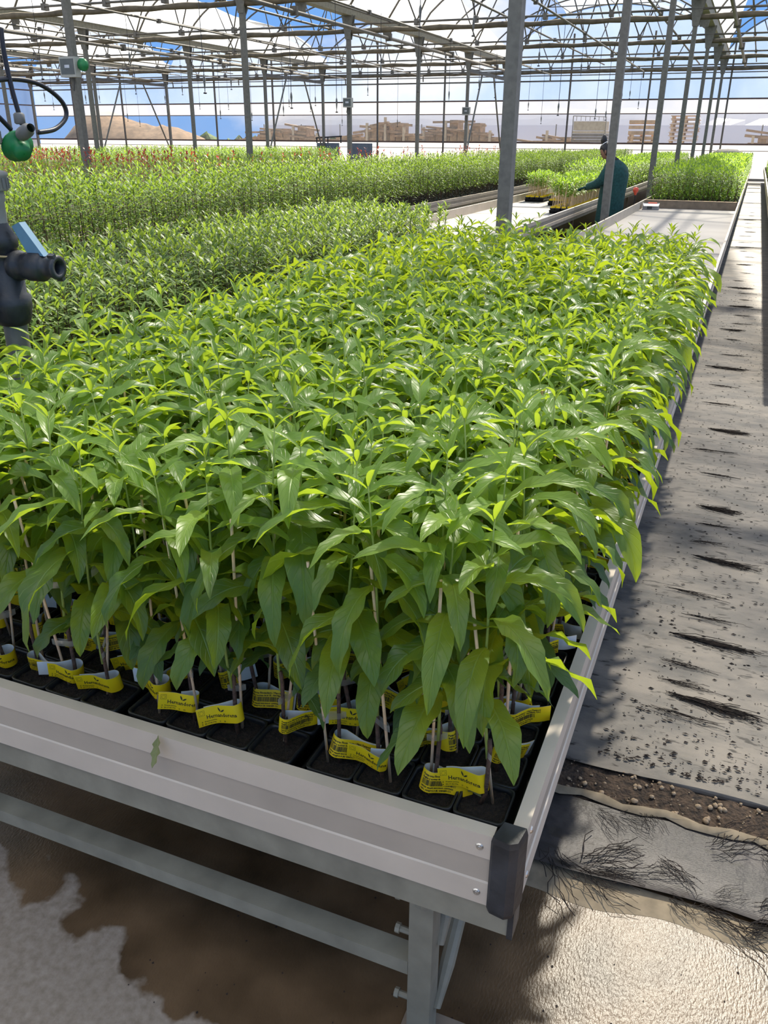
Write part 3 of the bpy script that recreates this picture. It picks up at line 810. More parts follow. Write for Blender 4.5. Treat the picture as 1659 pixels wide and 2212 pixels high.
class Sap: pass
def make_template(k):
    q = random.Random(300 + k); S = Sap()
    R = lambda a, b: a + (b - a) * q.random()
    bx, by = R(-.010, .010), R(-.010, .010)
    lean, la = R(0.0, .03), R(0, 2 * PI)
    hz = R(.175, .235)
    S.stock = [(bx, by, SOIL_Z - .006), (bx + lean * .4 * math.cos(la) + R(-.006, .006), by + lean * .4 * math.sin(la), hz * .5), (bx + lean * math.cos(la), by + lean * math.sin(la), hz)]
    jx, jy, jz = S.stock[2]
    t = T(); t.tube(S.stock + [(jx + .003, jy, hz + .018)], [.0040, .0036, .0038, .0036], 6)
    S.stock_me = t.mesh('rootstock', ['bark'])
    top = R(.55, .635)
    tx, ty = jx + R(-.035, .035), jy + R(-.035, .035)
    sh = []
    for i in range(8):
        u = i / 7; e = math.sin(u * PI) * R(.6, 1) * .008
        sh.append((jx + .004 + (tx - jx) * u + e, jy + (ty - jy) * u + e * .5, hz - .02 + (top - hz + .02) * u))
    S.shoot = sh
    t = T(); t.tube(sh, [.0028, .0026, .0024, .0022, .0020, .0017, .0014, .0010], 6)
    S.shoot_me = t.mesh('shoot', ['shoot'])
    ca = R(0, 2 * PI); cb = [.016 * math.cos(ca), .016 * math.sin(ca)]
    ch = R(.455, .50); lx, ly = R(-.05, .05), R(-.05, .05)
    t = T(); t.tube([(cb[0], cb[1], SOIL_Z - .012), (cb[0] + lx, cb[1] + ly, ch)], .0026, 6)
    S.cane_me = t.mesh('cane', ['cane'])
    S.tapes = []
    for zz in (R(.16, .20), R(.28, .36)):
        u = (zz - SOIL_Z) / (ch - SOIL_Z); px, py = cb[0] + lx * u, cb[1] + ly * u
        sx, sy = (jx, jy) if zz < hz else (jx + (tx - jx) * (zz - hz) / (top - hz), jy + (ty - jy) * (zz - hz) / (top - hz))
        d = math.hypot(sx - px, sy - py) + 1e-6; ux, uy = (sx - px) / d, (sy - py) / d
        a = (px - ux * .010, py - uy * .010); b = (sx + ux * .012, sy + uy * .012); nx, ny = -uy * .0036, ux * .0036
        t = T()
        for sgn in (1, -1):
            t.add([(a[0], a[1], zz - .006), (px + nx * sgn, py + ny * sgn, zz - .006), (sx + nx * sgn, sy + ny * sgn, zz - .006), (b[0], b[1], zz - .006),
                   (a[0], a[1], zz + .006), (px + nx * sgn, py + ny * sgn, zz + .006), (sx + nx * sgn, sy + ny * sgn, zz + .006), (b[0], b[1], zz + .006)],
                  [(0, 1, 5, 4), (1, 2, 6, 5), (2, 3, 7, 6)])
        S.tapes.append(t.mesh('tape', ['tape_clear']))
    # leaves up the shoot
    S.leaves = []
    seq = ['low'] * 3 + ['mid'] * 6 + ['upper'] * 6 + ['young'] * 5 + ['tip'] * 3
    n = len(seq); az = R(0, 6.28)
    for i, tn in enumerate(seq):
        u = (i / (n - 1)) ** 0.92
        u = .10 + .90 * u
        if tn == 'tip': u = min(1.0, .975 + .01 * (i % 3))
        g = u * 7; a_ = min(int(g), 6); w_ = g - a_
        p = [sh[a_][c] * (1 - w_) + sh[a_ + 1][c] * w_ for c in range(3)]
        az += 2.4 + R(-.3, .3)
        S.leaves.append((tn, q.randrange(7), p, az, R(.95, 1.2)))
    # joined low-resolution copy for the crowd
    t = T()
    mi = {'tip': 0, 'young': 0, 'upper': 0, 'mid': 0, 'low': 0}
    for tn, vi, p, a, sc in S.leaves:
        t.merge(LEAF_LO[tn][vi], rot=a, scale=sc, loc=p, off=mi[tn])
    t.tube(S.stock, .0038, 4, mi=1, cap=False); t.tube(sh[::3], .002, 4, mi=2, cap=False)
    t.tube([(cb[0], cb[1], SOIL_Z - .012), (cb[0] + lx, cb[1] + ly, ch)], .0026, 4, mi=3, cap=False)
    t.merge(POT_LO, off=4)
    t.add([(-.036, -.036, SOIL_Z), (.036, -.036, SOIL_Z), (.036, .036, SOIL_Z), (-.036, .036, SOIL_Z)], [(0, 1, 2, 3)], 5)
    S.low = t.arr()
    return S
TEMPL = [make_template(k) for k in range(14)]
MASS_MATS = ['leaf_mass', 'bark', 'shoot', 'cane', 'pot_plastic', 'soil']

# ------------------------------------------------------------------ plant passports (yellow strip labels)
_dg_tmp = []
def text_mesh(body, size, x=0.0, y=0.0, bold=0.0, maxw=None):
    cu = bpy.data.curves.new('txt', 'FONT'); cu.body = body; cu.size = size; cu.resolution_u = 1; cu.offset = bold
    o = bpy.data.objects.new('txt', cu); COL.objects.link(o)
    dg = bpy.context.evaluated_depsgraph_get(); dg.update()
    me = bpy.data.meshes.new_from_object(o.evaluated_get(dg))
    V = np.array([v.co[:2] for v in me.vertices]) if len(me.vertices) else np.zeros((0, 2))
    F = [tuple(p.vertices) for p in me.polygons]
    bpy.data.objects.remove(o); bpy.data.curves.remove(cu); bpy.data.meshes.remove(me)
    if maxw and len(V):
        w = V[:, 0].max()
        if w > maxw: V[:, 0] *= maxw / w
    V = V + np.array([x, y])
    return V, F
def rects(L):
    V = []; F = []
    for x0, x1, y0, y1 in L:
        n = len(V); V += [(x0, y0), (x1, y0), (x1, y1), (x0, y1)]; F.append((n, n + 1, n + 2, n + 3))
    return np.array(V), F
def joined(parts):
    V = []; F = []; n = 0
    for v, f in parts:
        V.append(v); F += [tuple(i + n for i in q) for q in f]; n += len(v)
    return np.concatenate(V), F
LAB_H, LAB_W = 0.028, 0.068
LAB_SCALE = 1.22
def design_passport():
    W_ = LAB_W - .008
    P_ = [text_mesh('Pasaporte Fitosanitario / Plant Passport', .0040, 0, .0218, .00013, W_ * .96),
          text_mesh('Reglas y normas de la UE - MATERIAL CAC', .0037, 0, .0180, .00013, W_ * .96),
          text_mesh('NP505 V03499 B001036-01 15/07/2023', .0029, 0, .0058, .00013, W_ * .8),
          text_mesh('NEC. AMAPOLA (R) GARNEM C11', .0030, 0, .0022, .00013, W_ * .75)]
    q = random.Random(5); L = []; x = 0.0
    while x < W_ * .82:
        w = q.choice((.0004, .0004, .0008, .0012)); L.append((x, x + w, .0095, .0168)); x += w + q.choice((.0004, .0004, .0008))
    P_.append(rects(L))
    return joined(P_)
def design_logo():
    P_ = [text_mesh('Hernandorena', .0086, .012, .0100, .00013, .047),
          text_mesh('A   Prunus persica', .0030, .004, .0058, .00004),
          text_mesh('B   ES-17-461796      D      ES', .0030, .004, .0020, .00004, .05)]
    # flag frame with a ring of dots
    a, b, h, e = .002, .0105, .0165, .0003
    L = [(a, b, h, h + e), (a, b, h + .0075, h + .0075 + e), (a, a + e, h, h + .0078), (b - e, b, h, h + .0078)]
    for i in range(12):
        cx, cy = (a + b) / 2 + .0026 * math.cos(i * PI / 6), h + .0039 + .0026 * math.sin(i * PI / 6)
        L.append((cx - .0003, cx + .0003, cy - .0003, cy + .0003))
    P_.append(rects(L))
    # two leaf strokes above the name
    for cx, cy, ln, ang, wd in ((.0325, .0215, .0080, 1.95, .0012), (.0375, .0196, .0075, .55, .0011)):
        V = []; n = 7
        for i in range(n):
            u = i / (n - 1) * 2 - 1; w = wd * (1 - u * u) + .00005
            for s_ in (1, -1):
                x, y = u * ln / 2, s_ * w
                V.append((cx + x * math.cos(ang) - y * math.sin(ang), cy + x * math.sin(ang) + y * math.cos(ang)))
        P_.append((np.array(V), [(2 * i, 2 * i + 1, 2 * i + 3, 2 * i + 2) for i in range(n - 1)]))
    return joined(P_)
D_PASS, D_LOGO = design_passport(), design_logo()
def design_number():
    V = []; n = 9
    for i in range(n):
        u = i / (n - 1); x = .020 + .010 * math.sin(u * 4.2) * (1 - .3 * u) + .004 * u; y = .022 - .015 * u + .002 * math.sin(u * 7)
        for s_ in (1, -1): V.append((x + .0006 * s_, y + .0006 * s_))
    return np.array(V), [(2 * i, 2 * i + 1, 2 * i + 3, 2 * i + 2) for i in range(n - 1)]

def make_label(k, marked=False):
    q = random.Random(70 + k)
    R = lambda a, b: a + (b - a) * q.random()
    r = [.010, .013, .008, .014, .009, .012, .009, .013][k % 8]
    Lf = [.058, .050, .018, .056, .046, .060, .030, .052][k % 8]
    Lb = [.050, .058, .050, .040, .056, .046, .056, .054][k % 8]
    bend, ph = R(-.010, .010), R(0, 3)
    # plan path: front tail end -> loop round the stem -> back tail end
    path = []
    for i in range(15):
        x = Lf * (1 - i / 14); g = (x / .06)
        path.append((x, -r * max(0.10, 1 - g * 2.0) + bend * g * g + .0025 * math.sin(6 * g + ph) * g))
    for i in range(1, 12):
        a = -PI / 2 - PI * i / 12
        path.append((r * math.cos(a), r * math.sin(a)))
    for i in range(15):
        x = Lb * i / 14; g = (x / .06)
        path.append((x, r * max(0.10, 1 - g * 2.0) + bend * g * g + .0025 * math.sin(6 * g + ph) * g + .001))
    P_ = np.array(path); seg = np.linalg.norm(np.diff(P_, axis=0), axis=1); S_ = np.concatenate([[0], np.cumsum(seg)]); tot = S_[-1]
    tan = np.gradient(P_, axis=0); tan /= np.linalg.norm(tan, axis=1)[:, None]
    nor = np.stack([-tan[:, 1], tan[:, 0]], 1)      # outward (front: -y)
    if nor[3, 1] > 0: nor = -nor
    tilt = R(-.18, .18); roll = R(-.12, .22)
    def at(s_, v_, off):
        x = np.interp(s_, S_, P_[:, 0]); y = np.interp(s_, S_, P_[:, 1])
        nx = np.interp(s_, S_, nor[:, 0]); ny = np.interp(s_, S_, nor[:, 1])
        X, Y, Z = x + nx * off, y + ny * off, v_
        return X * math.cos(tilt) - (Z - .014) * math.sin(tilt), Y + (Z - .014) * math.sin(roll), .014 + (Z - .014) * math.cos(tilt) + X * math.sin(tilt)
    t = T()
    for off, mi in ((.00022, 0), (-.00022, 1)):
        ss = np.linspace(0, tot, 42); v = []
        for s_ in ss:
            for j in range(4): v.append(at(s_, LAB_H * j / 3, off))
        f = [(i * 4 + j, i * 4 + j + 1, i * 4 + 5 + j, i * 4 + 4 + j) for i in range(41) for j in range(3)]
        t.add(v, f, mi)
    lab = t.mesh('plant_label', ['label_yellow', 'label_white'])
    # print: passport side reads from the loop to the front tail, logo side from the back tail to the loop
    vs = []; fs = []
    def add(D, s0, sgn, lim):
        n = len(vs); V, F = D
        ok = np.array([lim[0] <= s0 + sgn * x <= lim[1] for x, _ in V])
        for x, y in V: vs.append(at(s0 + sgn * x, y, .00060))
        for q_ in F:
            if all(ok[i] for i in q_): fs.append(tuple(i + n for i in q_))
    arc = S_[14]; arc2 = S_[26]
    add(D_PASS, Lf + r * 1.2, -1, (.001, tot)) if True else None
    add(D_LOGO, tot - .001, -1, (arc + r * .8, tot))
    if marked: add(design_number(), Lf, -1, (.001, tot))
    me = bpy.data.meshes.new('print'); me.from_pydata([tuple(p) for p in vs], [], fs); me.materials.append(MATS['ink']); me.update()
    return lab, me
LABELS = [make_label(k) for k in range(8)]
LABEL_MARKED = make_label(0, True)

# ------------------------------------------------------------------ carrier trays and saplings on the near bench
def make_tray(nx, ny, p):
    hx, hy = nx * p / 2 + .006, ny * p / 2 + .006
    def lp(ex, ey, r, z):
        pts = []
        for cx, cy, a0 in ((1, 1, 0), (-1, 1, PI / 2), (-1, -1, PI), (1, -1, 3 * PI / 2)):
            for i in range(4):
                a = a0 + PI / 2 * i / 3; pts.append((cx * (ex - r) + r * math.cos(a), cy * (ey - r) + r * math.sin(a), z))
        return pts
    t = loops_mesh([lp(.002, .002, .001, 0), lp(hx - .010, hy - .010, .012, 0), lp(hx - .002, hy - .002, .016, .042), lp(hx + .004, hy + .004, .018, .043),
                    lp(hx + .004, hy + .004, .018, .047), lp(hx - .003, hy - .003, .015, .047), lp(hx - .012, hy - .012, .012, .003), lp(.002, .002, .001, .0025)])
    return t.mesh('carrier_tray', ['tray_plastic'])
PP = 0.0862
TNX, TNY = 4, 6
TRAY = make_tray(TNX, TNY, PP)
tray_w, tray_l = TNX * PP + .014, TNY * PP + .014
slots = []                                             # (x, y, z, rot, row, col)
ty0 = 0.960
row_base = 0
for tj in range(8):
    for ti in range(4):
        cx = AX1 - .034 - tray_w * (ti + .5) - .003 * ti
        cy = ty0 + tray_l * (tj + .5) + .003 * tj
        if cy + tray_l / 2 > 5.15: continue
        rot = random.uniform(-.02, .02)
        if tj == 0: rot = (.0, .03, .035, .01)[ti] * -1
        cx += random.uniform(-.002, .002) if ti else -.001
        nm = 'right-hand' if ti == 0 else ORD[ti] + ' from the right'
        o = put('carrier_tray', TRAY, None, (cx, cy, BED_Z + .001), rot)
        tag(o, 'shallow black carrier tray of pots, %s, %s row from the bench front' % (nm, ORD[tj]), 'tray', 'carrier trays on the near bench')
        for j in range(TNY):
            for i in range(TNX):
                lx = (TNX / 2 - .5 - i) * PP; ly = (j - TNY / 2 + .5) * PP
                c, s_ = math.cos(rot), math.sin(rot)
                slots.append((cx + lx * c - ly * s_, cy + lx * s_ + ly * c, BED_Z + .0045, rot, tj * TNY + j, ti * TNX + i))

def to_px(p):
    d = Vector(p) - Vector((0, 0, 1.5)); z = d.dot(_F)
    if z <= 0: return (-9999, -9999)
    return (829.5 + CAM_F * d.dot(_r2) / z, 1106 - CAM_F * d.dot(_u2) / z)
def in_frame(p, m=90):
    x, y = to_px(p); return -m < x < 1659 + m and -m < y < 2212 + m
vis = [s_ for s_ in slots if in_frame((s_[0], s_[1], s_[2] + .5)) or in_frame((s_[0], s_[1], s_[2]), 20)]
vis.sort(key=lambda s_: s_[0] ** 2 + s_[1] ** 2)
single = vis[:300]; crowd = [s_ for s_ in slots if s_ not in set(single)]

q = random.Random(21)
for n, (x, y, z, rot, row, col) in enumerate(single):
    S = TEMPL[q.randrange(len(TEMPL))]
    prot = q.uniform(0, 2 * PI); hs = q.uniform(.93, 1.07)
    cn = 'beside the right-hand rail' if col == 0 else '%s from the right-hand rail' % ORD[col]
    if row == 0:
        lab = 'leafy potted sapling in the front row of the near bench, ' + ('at the black corner' if col == 0 else '%s from the black corner' % ORD[col])
    else:
        lab = 'leafy potted sapling, %s row from the bench front, %s' % (ORD[row] if row < 20 else 'far', cn)
    th = thing('potted_sapling', lab, 'sapling', (x, y, z), rot, 'potted saplings on the near bench')
    outer = row < 7 or col < 3
    put('pot', POT, th)
    if outer: put('soil', SOILS[n % 4], th)
    pv = lambda p: (p[0] * math.cos(prot) - p[1] * math.sin(prot), p[0] * math.sin(prot) + p[1] * math.cos(prot), p[2] * hs)
    put('rootstock', S.stock_me, th, rotz=prot, scale=(1, 1, hs)); put('shoot', S.shoot_me, th, rotz=prot, scale=(1, 1, hs))
    if row < 10 or col < 4: put('cane', S.cane_me, th, rotz=prot)
    if row < 4 or col < 2:
        put('tape', S.tapes[0], th, rotz=prot)
        if n % 2: put('tape', S.tapes[1], th, rotz=prot)
    if row < 9 or col < 3:
        k = q.randrange(8); L_ = LABEL_MARKED if n % 19 == 7 else LABELS[k]
        ang = q.uniform(-.45, .55) + (.22 if q.random() < .6 else PI + .22) if q.random() < .85 else q.uniform(0, 6.28)
        bx, by, _ = pv(S.stock[0])
        lo = put('plant_label', L_[0], th, (bx, by, SOIL_Z + q.uniform(.010, .034)), ang, rot=(q.uniform(-.2, .15), q.uniform(-.12, .12), ang - rot), scale=LAB_SCALE)
        put('print', L_[1], lo)
    for tn, vi, p, a, sc in S.leaves:
        if tn == 'low' and q.random() < .5: continue
        put('leaf', LEAF[tn][vi], th, pv(p), rot=(q.uniform(-.12, .12), q.uniform(-.12, .12), a + prot), scale=sc * q.uniform(.92, 1.08))
t = T()
for (x, y, z, rot, row, col) in crowd:
    S = TEMPL[q.randrange(len(TEMPL))]
    hs = q.uniform(.92, 1.10)
    t.merge(S.low, rot=q.uniform(0, 2 * PI), scale=(1, 1, hs), loc=(x, y, z))
tag(put('sapling_crowd', t.mesh('sapling_crowd', MASS_MATS)), 'dense mass of leafy green saplings filling the back of the near bench', 'saplings', kind='stuff')

# fallen leaf on the front rail
o = put('fallen_leaf', leaf(.055, .020, .1, -.5, 3, wave=.3).mesh('fallen_leaf', ['leaf_dry']), None, (-.775, .898, .582), rot=(-1.35, .2, 2.9))
tag(o, 'withered leaf hanging over the pale front rail of the near bench', 'leaf')
o = put('dry_leaf', leaf(.05, .02, .3, .8, 8, wave=.4).mesh('dry_leaf', ['leaf_dry']), None, (-.245, 1.02, .534), rot=(0, 0, 1.1))
tag(o, 'withered curled leaf on the soil of the front corner pot', 'leaf')

# ------------------------------------------------------------------ other crops
def quick_leaf(L, W, elev, droop, seg=3):
    t = T(); y = z = 0.0; v = []
    wp = {2: [.25, 1, .05], 3: [.15, .9, .75, .03], 4: [.1, .75, 1, .6, .03]}[seg]
    for i in range(seg + 1):
        w = W / 2 * wp[i]; v += [(-w, y, z), (w, y, z)]
        a = elev - droop * (i + .5) / seg
        y += L / seg * math.cos(a); z += L / seg * math.sin(a)
    return t.add(v, [(2 * i, 2 * i + 1, 2 * i + 3, 2 * i + 2) for i in range(seg)])
def crop_plant(seed, H, n, L, W, seg=3, bare=.35, spread=.02, stem=True, leaf_mi=0):
    """stems plus a head of narrow leaves; returns (foliage T, stem T)"""
    q = random.Random(seed); fo = T(); st = T()
    tx, ty = q.uniform(-spread, spread), q.uniform(-spread, spread)
    st.tube([(0, 0, .05), (tx * .5, ty * .5, H * .55), (tx, ty, H * .97)], [.0035, .003, .0015], 4, cap=False)
    az = q.random() * 6
    for i in range(n):
        u = bare + (1 - bare) * (i + .5) / n
        az += 2.4
        e = .15 + 1.1 * max(0, (u - .5) * 2) ** 1.4 + q.uniform(-.2, .25); d = q.uniform(.4, 1.5)
        l = L * q.uniform(.75, 1.2) * (1 if u < .9 else .7)
        fo.merge(quick_leaf(l, W * q.uniform(.8, 1.15), e, d, seg), rot=az, loc=(tx * u, ty * u, H * u))
    return fo, st

def crop(name, part_mats, x0, x1, y0, y1, pitch, plants, label_one, cat, group, label_mass, n_single, keep=None, zs=(.9, 1.1), seed=1, z=BED_Z, with_pot=True, key=None):
    q = random.Random(seed); sp = []
    nx = max(1, int((x1 - x0) / pitch)); ny = max(1, int((y1 - y0) / pitch))
    for j in range(ny):
        for i in range(nx):
            x = x0 + (i + .5) * (x1 - x0) / nx + q.uniform(-.2, .2) * pitch; y = y0 + (j + .5) * (y1 - y0) / ny + q.uniform(-.2, .2) * pitch
            if keep and not keep(x, y, q): continue
            sp.append((x, y))
    vis = [s_ for s_ in sp if in_frame((s_[0], s_[1], 1.0), 10)]
    vis.sort(key=lambda s_: s_[0] ** 2 + s_[1] ** 2)
    one = vis[:n_single]; oset = set(one)
    fm = [(f.mesh('foliage', part_mats), s_.mesh('stem', ['bark'])) for f, s_ in plants]
    for (x, y) in one:
        k = q.randrange(len(plants)); rz = q.uniform(0, 6.28); sc = q.uniform(*zs)
        th = thing(name, label_one, cat, (x, y, z + .0005), rz, group)
        put('foliage', fm[k][0], th, scale=(1, 1, sc)); put('stem', fm[k][1], th, scale=(1, 1, sc))
        if with_pot: put('pot', POT, th)
    rest = [s_ for s_ in sp if s_ not in oset]
    if rest and label_mass:
        t = T(); low = []
        for f, s_ in plants:
            m = T(); m.merge(f); m.merge(s_, off=len(part_mats))
            if with_pot: m.merge(POT_LO, off=len(part_mats) + 1)
            low.append(m.arr())
        for (x, y) in rest:
            t.merge(low[q.randrange(len(low))], rot=q.uniform(0, 6.28), scale=(1, 1, q.uniform(*zs)), loc=(x, y, z + .0005))
        tag(put(name + '_mass', t.mesh(name + '_mass', part_mats + ['bark', 'pot_plastic'])), label_mass, cat + 's', kind='stuff')

# second bench: small-leaved saplings
pB = [crop_plant(40 + k, .46, 44, .085, .018, 4, .22, .05) for k in range(6)]
bx0, bx1 = bench_x[1]
crop('small_leaved_sapling', ['leaf_small'], bx0 + .05, bx1 - .05, 1.5, 9.0, .098, pB, 'slim small-leaved green sapling on the bench behind the foreground bench', 'sapling',
     'small-leaved saplings on the second bench', 'thick growth of small-leaved saplings on the second bench', 300, seed=3,
     keep=lambda x, y, q: y < 8.4 + 1.0 * (x - bx0) / (bx0 - bx1) + .3 * q.random())
# third bench
pC = [crop_plant(60 + k, .66, 34, .095, .022, 3, .36, .06) for k in range(5)]
x0, x1 = bench_x[2]
crop('bench_sapling', ['leaf_bench'], x0 + .05, x1 - .05, 3.0, 38.3, .135, pC, 'narrow-leaved green sapling on the third bench, beyond the dark gap', 'sapling',
     'saplings on the third bench', 'long bank of narrow-leaved green saplings on the third bench', 250, seed=5)
pD = [crop_plant(80 + k, .66, 16, .11, .026, 2, .45, .06) for k in range(4)]
pR = [crop_plant(90 + k, .80, 18, .10, .028, 2, .45, .05) for k in range(3)]
x0, x1 = bench_x[3]
crop('bench_sapling', ['leaf_bench'], x0 + .05, x1 - .35, 6.0, 38.3, .17, pD, 'x', 'sapling', 'x', 'bank of green saplings on the fourth bench', 0, seed=6)
crop('red_leaved_sapling', ['leaf_red'], x0 + .05, x0 + .38, 12.0, 31.0, .17, pR, 'dark red-leaved sapling in the red row along the fourth bench', 'sapling',
     'red-leaved saplings on the fourth bench', 'row of dark red-leaved saplings on the fourth bench', 300, seed=8, keep=lambda x, y, q: q.random() < .6)
for k in range(4, 12):
    x0, x1 = bench_x[k]
    xm = (x0 + x1) / 2
    yend = min(38.3, 2.12 * -xm - 1.0)
    pit = .19 + .012 * (k - 4)
    ylo = max(3.0, -xm * .55)
    if k in (4, 5):
        crop('red_leaved_sapling', ['leaf_red'], x0 + .05, x1 - .05, 11.5, 14.0, .22, pR, 'dark red-leaved sapling in the red patch on the %s bench' % ORD[k], 'sapling',
             'red-leaved saplings on the %s bench' % ORD[k], None, 200, seed=20 + k, keep=lambda x, y, q: q.random() < .75)
        crop('bench_sapling', ['leaf_bench'], x0 + .05, x1 - .05, 14.2, yend, pit, pD, 'x', 'sapling', 'x', 'distant bank of green saplings on the %s bench' % ORD[k], 0, seed=30 + k)
        crop('bench_sapling', ['leaf_bench'], x0 + .05, x1 - .05, ylo, 11.3, pit, pD, 'x', 'sapling', 'x', 'nearer bank of green saplings on the %s bench' % ORD[k], 0, seed=50 + k)
    else:
        crop('bench_sapling', ['leaf_bright' if k > 5 else 'leaf_bench'], x0 + .05, x1 - .05, ylo, yend, pit, pD, 'x', 'sapling', 'x', 'far bank of green saplings on the %s bench' % ORD[k], 0, seed=30 + k)
# far half of the near bench, behind the wooden board
pA = [crop_plant(120 + k, .58, 24, .10, .024, 3, .22, .05) for k in range(5)]
crop('bushy_sapling', ['leaf_bright'], bench_x[0][0] + .04, AX1 - .02, 15.95, 38.2, .115, pA, 'bushy green sapling behind the wooden board on the near bench', 'sapling',
     'saplings behind the wooden board', 'deep block of bushy green saplings behind the wooden board', 200, seed=12)
# right bench
crop('bench_sapling', ['leaf_bright'], RIGHT_BENCH[0] + .06, RIGHT_BENCH[1] - .05, 14.0, 38.2, .15, pA, 'x', 'sapling', 'x', 'bank of green saplings on the right-hand bench', 0, seed=13)
# second bench far half
crop('bench_sapling', ['leaf_bright'], bench_x[1][0] + .04, bench_x[1][1] - .04, 19.5, 38.2, .125, pA, 'x', 'sapling', 'x', 'block of bright green saplings at the far end of the second bench', 0, seed=14)

# young staked saplings beside the worker
pT = [crop_plant(140 + k, .46, 20, .12, .026, 3, .58, .04) for k in range(4)]
fmT = [(f.mesh('foliage', ['leaf_bright']), s_.mesh('stem', ['cane'])) for f, s_ in pT]
TAGT = T(); TAGT.add([(-.03, -.012, .075), (.03, -.014, .075), (.03, -.014, .10), (-.03, -.012, .10), (-.03, .012, .075), (.03, .014, .075), (.03, .014, .10), (-.03, .012, .10)], [(0, 1, 2, 3), (5, 4, 7, 6), (4, 0, 3, 7)])
TAGM = TAGT.mesh('plant_label', ['label_yellow'])
TRAY_S = make_tray(4, 6, PP)
q = random.Random(77)
def staked_tray(cx, cy, lab, group, rot=0.0):
    tag(put('carrier_tray', TRAY_S, None, (cx, cy, BED_Z + .001), rot), 'black carrier tray ' + lab, 'tray', 'carrier trays near the worker')
    for j in range(6):
        for i in range(4):
            x, y = cx + (i - 1.5) * PP, cy + (j - 2.5) * PP
            th = thing('staked_sapling', 'staked sapling in the tray ' + lab, 'sapling', (x, y, BED_Z + .0045), q.uniform(-.3, .3), group)
            k = q.randrange(4); sc = q.uniform(.93, 1.07)
            put('foliage', fmT[k][0], th, scale=(1, 1, sc), rotz=q.uniform(0, 6)); put('stem', fmT[k][1], th, scale=(1.5, 1.5, sc)); put('pot', POT, th)
            if i in (0, 3) or j == 0: put('plant_label', TAGM, th, (0, 0, .0), q.uniform(-.5, .5))
for r_ in range(8):
    staked_tray(bench_x[1][1] - .26, 13.9 + .55 * r_, '%s back along the right edge of the second bench' % ('nearest' if r_ == 0 else ORD[r_]), 'staked saplings near the worker')
for r_ in range(4):
    staked_tray(bench_x[1][1] - .26 - .39, 15.6 + .55 * r_, '%s back in the middle of the second bench' % ('nearest' if r_ == 0 else ORD[r_]), 'staked saplings near the worker')
for r_ in range(2):
    staked_tray(bench_x[1][0] + .28, 16.4 + .55 * r_, '%s back at the left side of the second bench' % ('nearest' if r_ == 0 else ORD[r_]), 'staked saplings near the worker')
# wooden board across the near bench, little box, red-headed peg, wires
t = T(); t.box(bench_x[0][0] + .035, AX1 - .03, 15.60, 15.635, BED_Z + .001, BED_Z + .125)
bd = thing('divider_board', 'brown wooden board standing across the empty part of the near bench', 'board', (-.9, 15.6, BED_Z))
o = part('plank', t, 'board_wood', bd); o.matrix_parent_inverse = Matrix.Translation((.9, -15.6, -BED_Z))
t = T(); t.box(bench_x[0][0] + .035, AX1 - .03, 15.595, 15.64, BED_Z + .1255, BED_Z + .132)
o = part('edge_strip', t, 'cane', bd); o.matrix_parent_inverse = Matrix.Translation((.9, -15.6, -BED_Z))
bxp = thing('cardboard_box', 'small open grey box on the near bench beside the wooden board', 'box', (-1.50, 15.25, BED_Z + .001), .1)
t = T(); w, d, h = .13, .10, .095
for a in ((-w, w, -d, -d + .006), (-w, w, d - .006, d), (-w, -w + .006, -d + .006, d - .006), (w - .006, w, -d + .006, d - .006)): t.box(a[0], a[1], a[2], a[3], 0, h)
t.box(-w + .006, w - .006, -d + .006, d - .006, 0, .005)
part('box_body', t, 'card', bxp)
t = T(); t.add([(-w, -d, h), (w, -d, h), (w * .9, -d - .05, h - .035), (-w * .9, -d - .05, h - .035)], [(0, 1, 2, 3)]); part('box_flap', t, 'white_paint', bxp)
t = T(); t.box(-.06, .02, -d - .0012, -d - .0002, .01, .055); part('box_print', t, 'box_window', bxp)
t = T(); t.box(-.05, .09, -.05, .05, h - .02, h + .012); part('box_contents', t, 'red_plastic', bxp)
pg = thing('marker_peg', 'thin dark peg with round red head beside the worker', 'peg', (bench_x[0][0] - .012, 14.55, 0))
t = T(); t.tube([(0, 0, 0), (0, 0, .72)], .008, 6); part('peg_rod', t, 'hose', pg)
t = T(); t.lathe([(.001, .71), (.018, .712), (.022, .74), (.040, .765), (.046, .79), (.036, .82), (.001, .832)], 10); part('peg_head', t, 'red_plastic', pg, smooth=True)
for i, (yy, lab) in enumerate(((15.0, 'bent wire hook on the right rail beside the wooden board'), (11.4, 'dark wire clip on the left rail of the empty bench part'))):
    t = T(); xx = AX1 - .03 if i == 0 else bench_x[0][0] + .012
    t.tube([(xx, yy, BED_Z + (.01 if i == 0 else -.05)), (xx, yy, .60), (xx + .015, yy + .04, .64 if i else .80), (xx + .03, yy + .10, .62 if i else .86)], .005, 5)
    tag(part('wire_hook', t, 'hose', None), lab, 'wire')

# ------------------------------------------------------------------ greenhouse frame
def make_post(height, w=.10, d=.12):
    t = T(); t.box(-w / 2, w / 2, -d / 2, d / 2, 0, height); return t.mesh('column', ['galvanised_post'], False)
POSTM = make_post(4.40)
bt = T()
for s_ in (-1, 1):
    y = .066 * s_
    bt.add([(-.07, y, 3.95), (.07, y, 3.95), (.17, y, 4.52), (-.17, y, 4.52), (-.07, y + .008 * s_, 3.95), (.07, y + .008 * s_, 3.95), (.17, y + .008 * s_, 4.52), (-.17, y + .008 * s_, 4.52)],
           [(0, 1, 2, 3), (7, 6, 5, 4), (0, 3, 7, 4), (1, 5, 6, 2), (0, 4, 5, 1)])
HEADM = bt.mesh('head_bracket', ['galvanised_post'], False)
bt = T(); bt.box(-.10, .10, -.11, .11, 0, .012); FOOTM = bt.mesh('foot_plate', ['galvanised_post'], False)
ROWN = ['right-hand post row', 'second post row', 'third post row', 'fourth post row', 'left wall post row']
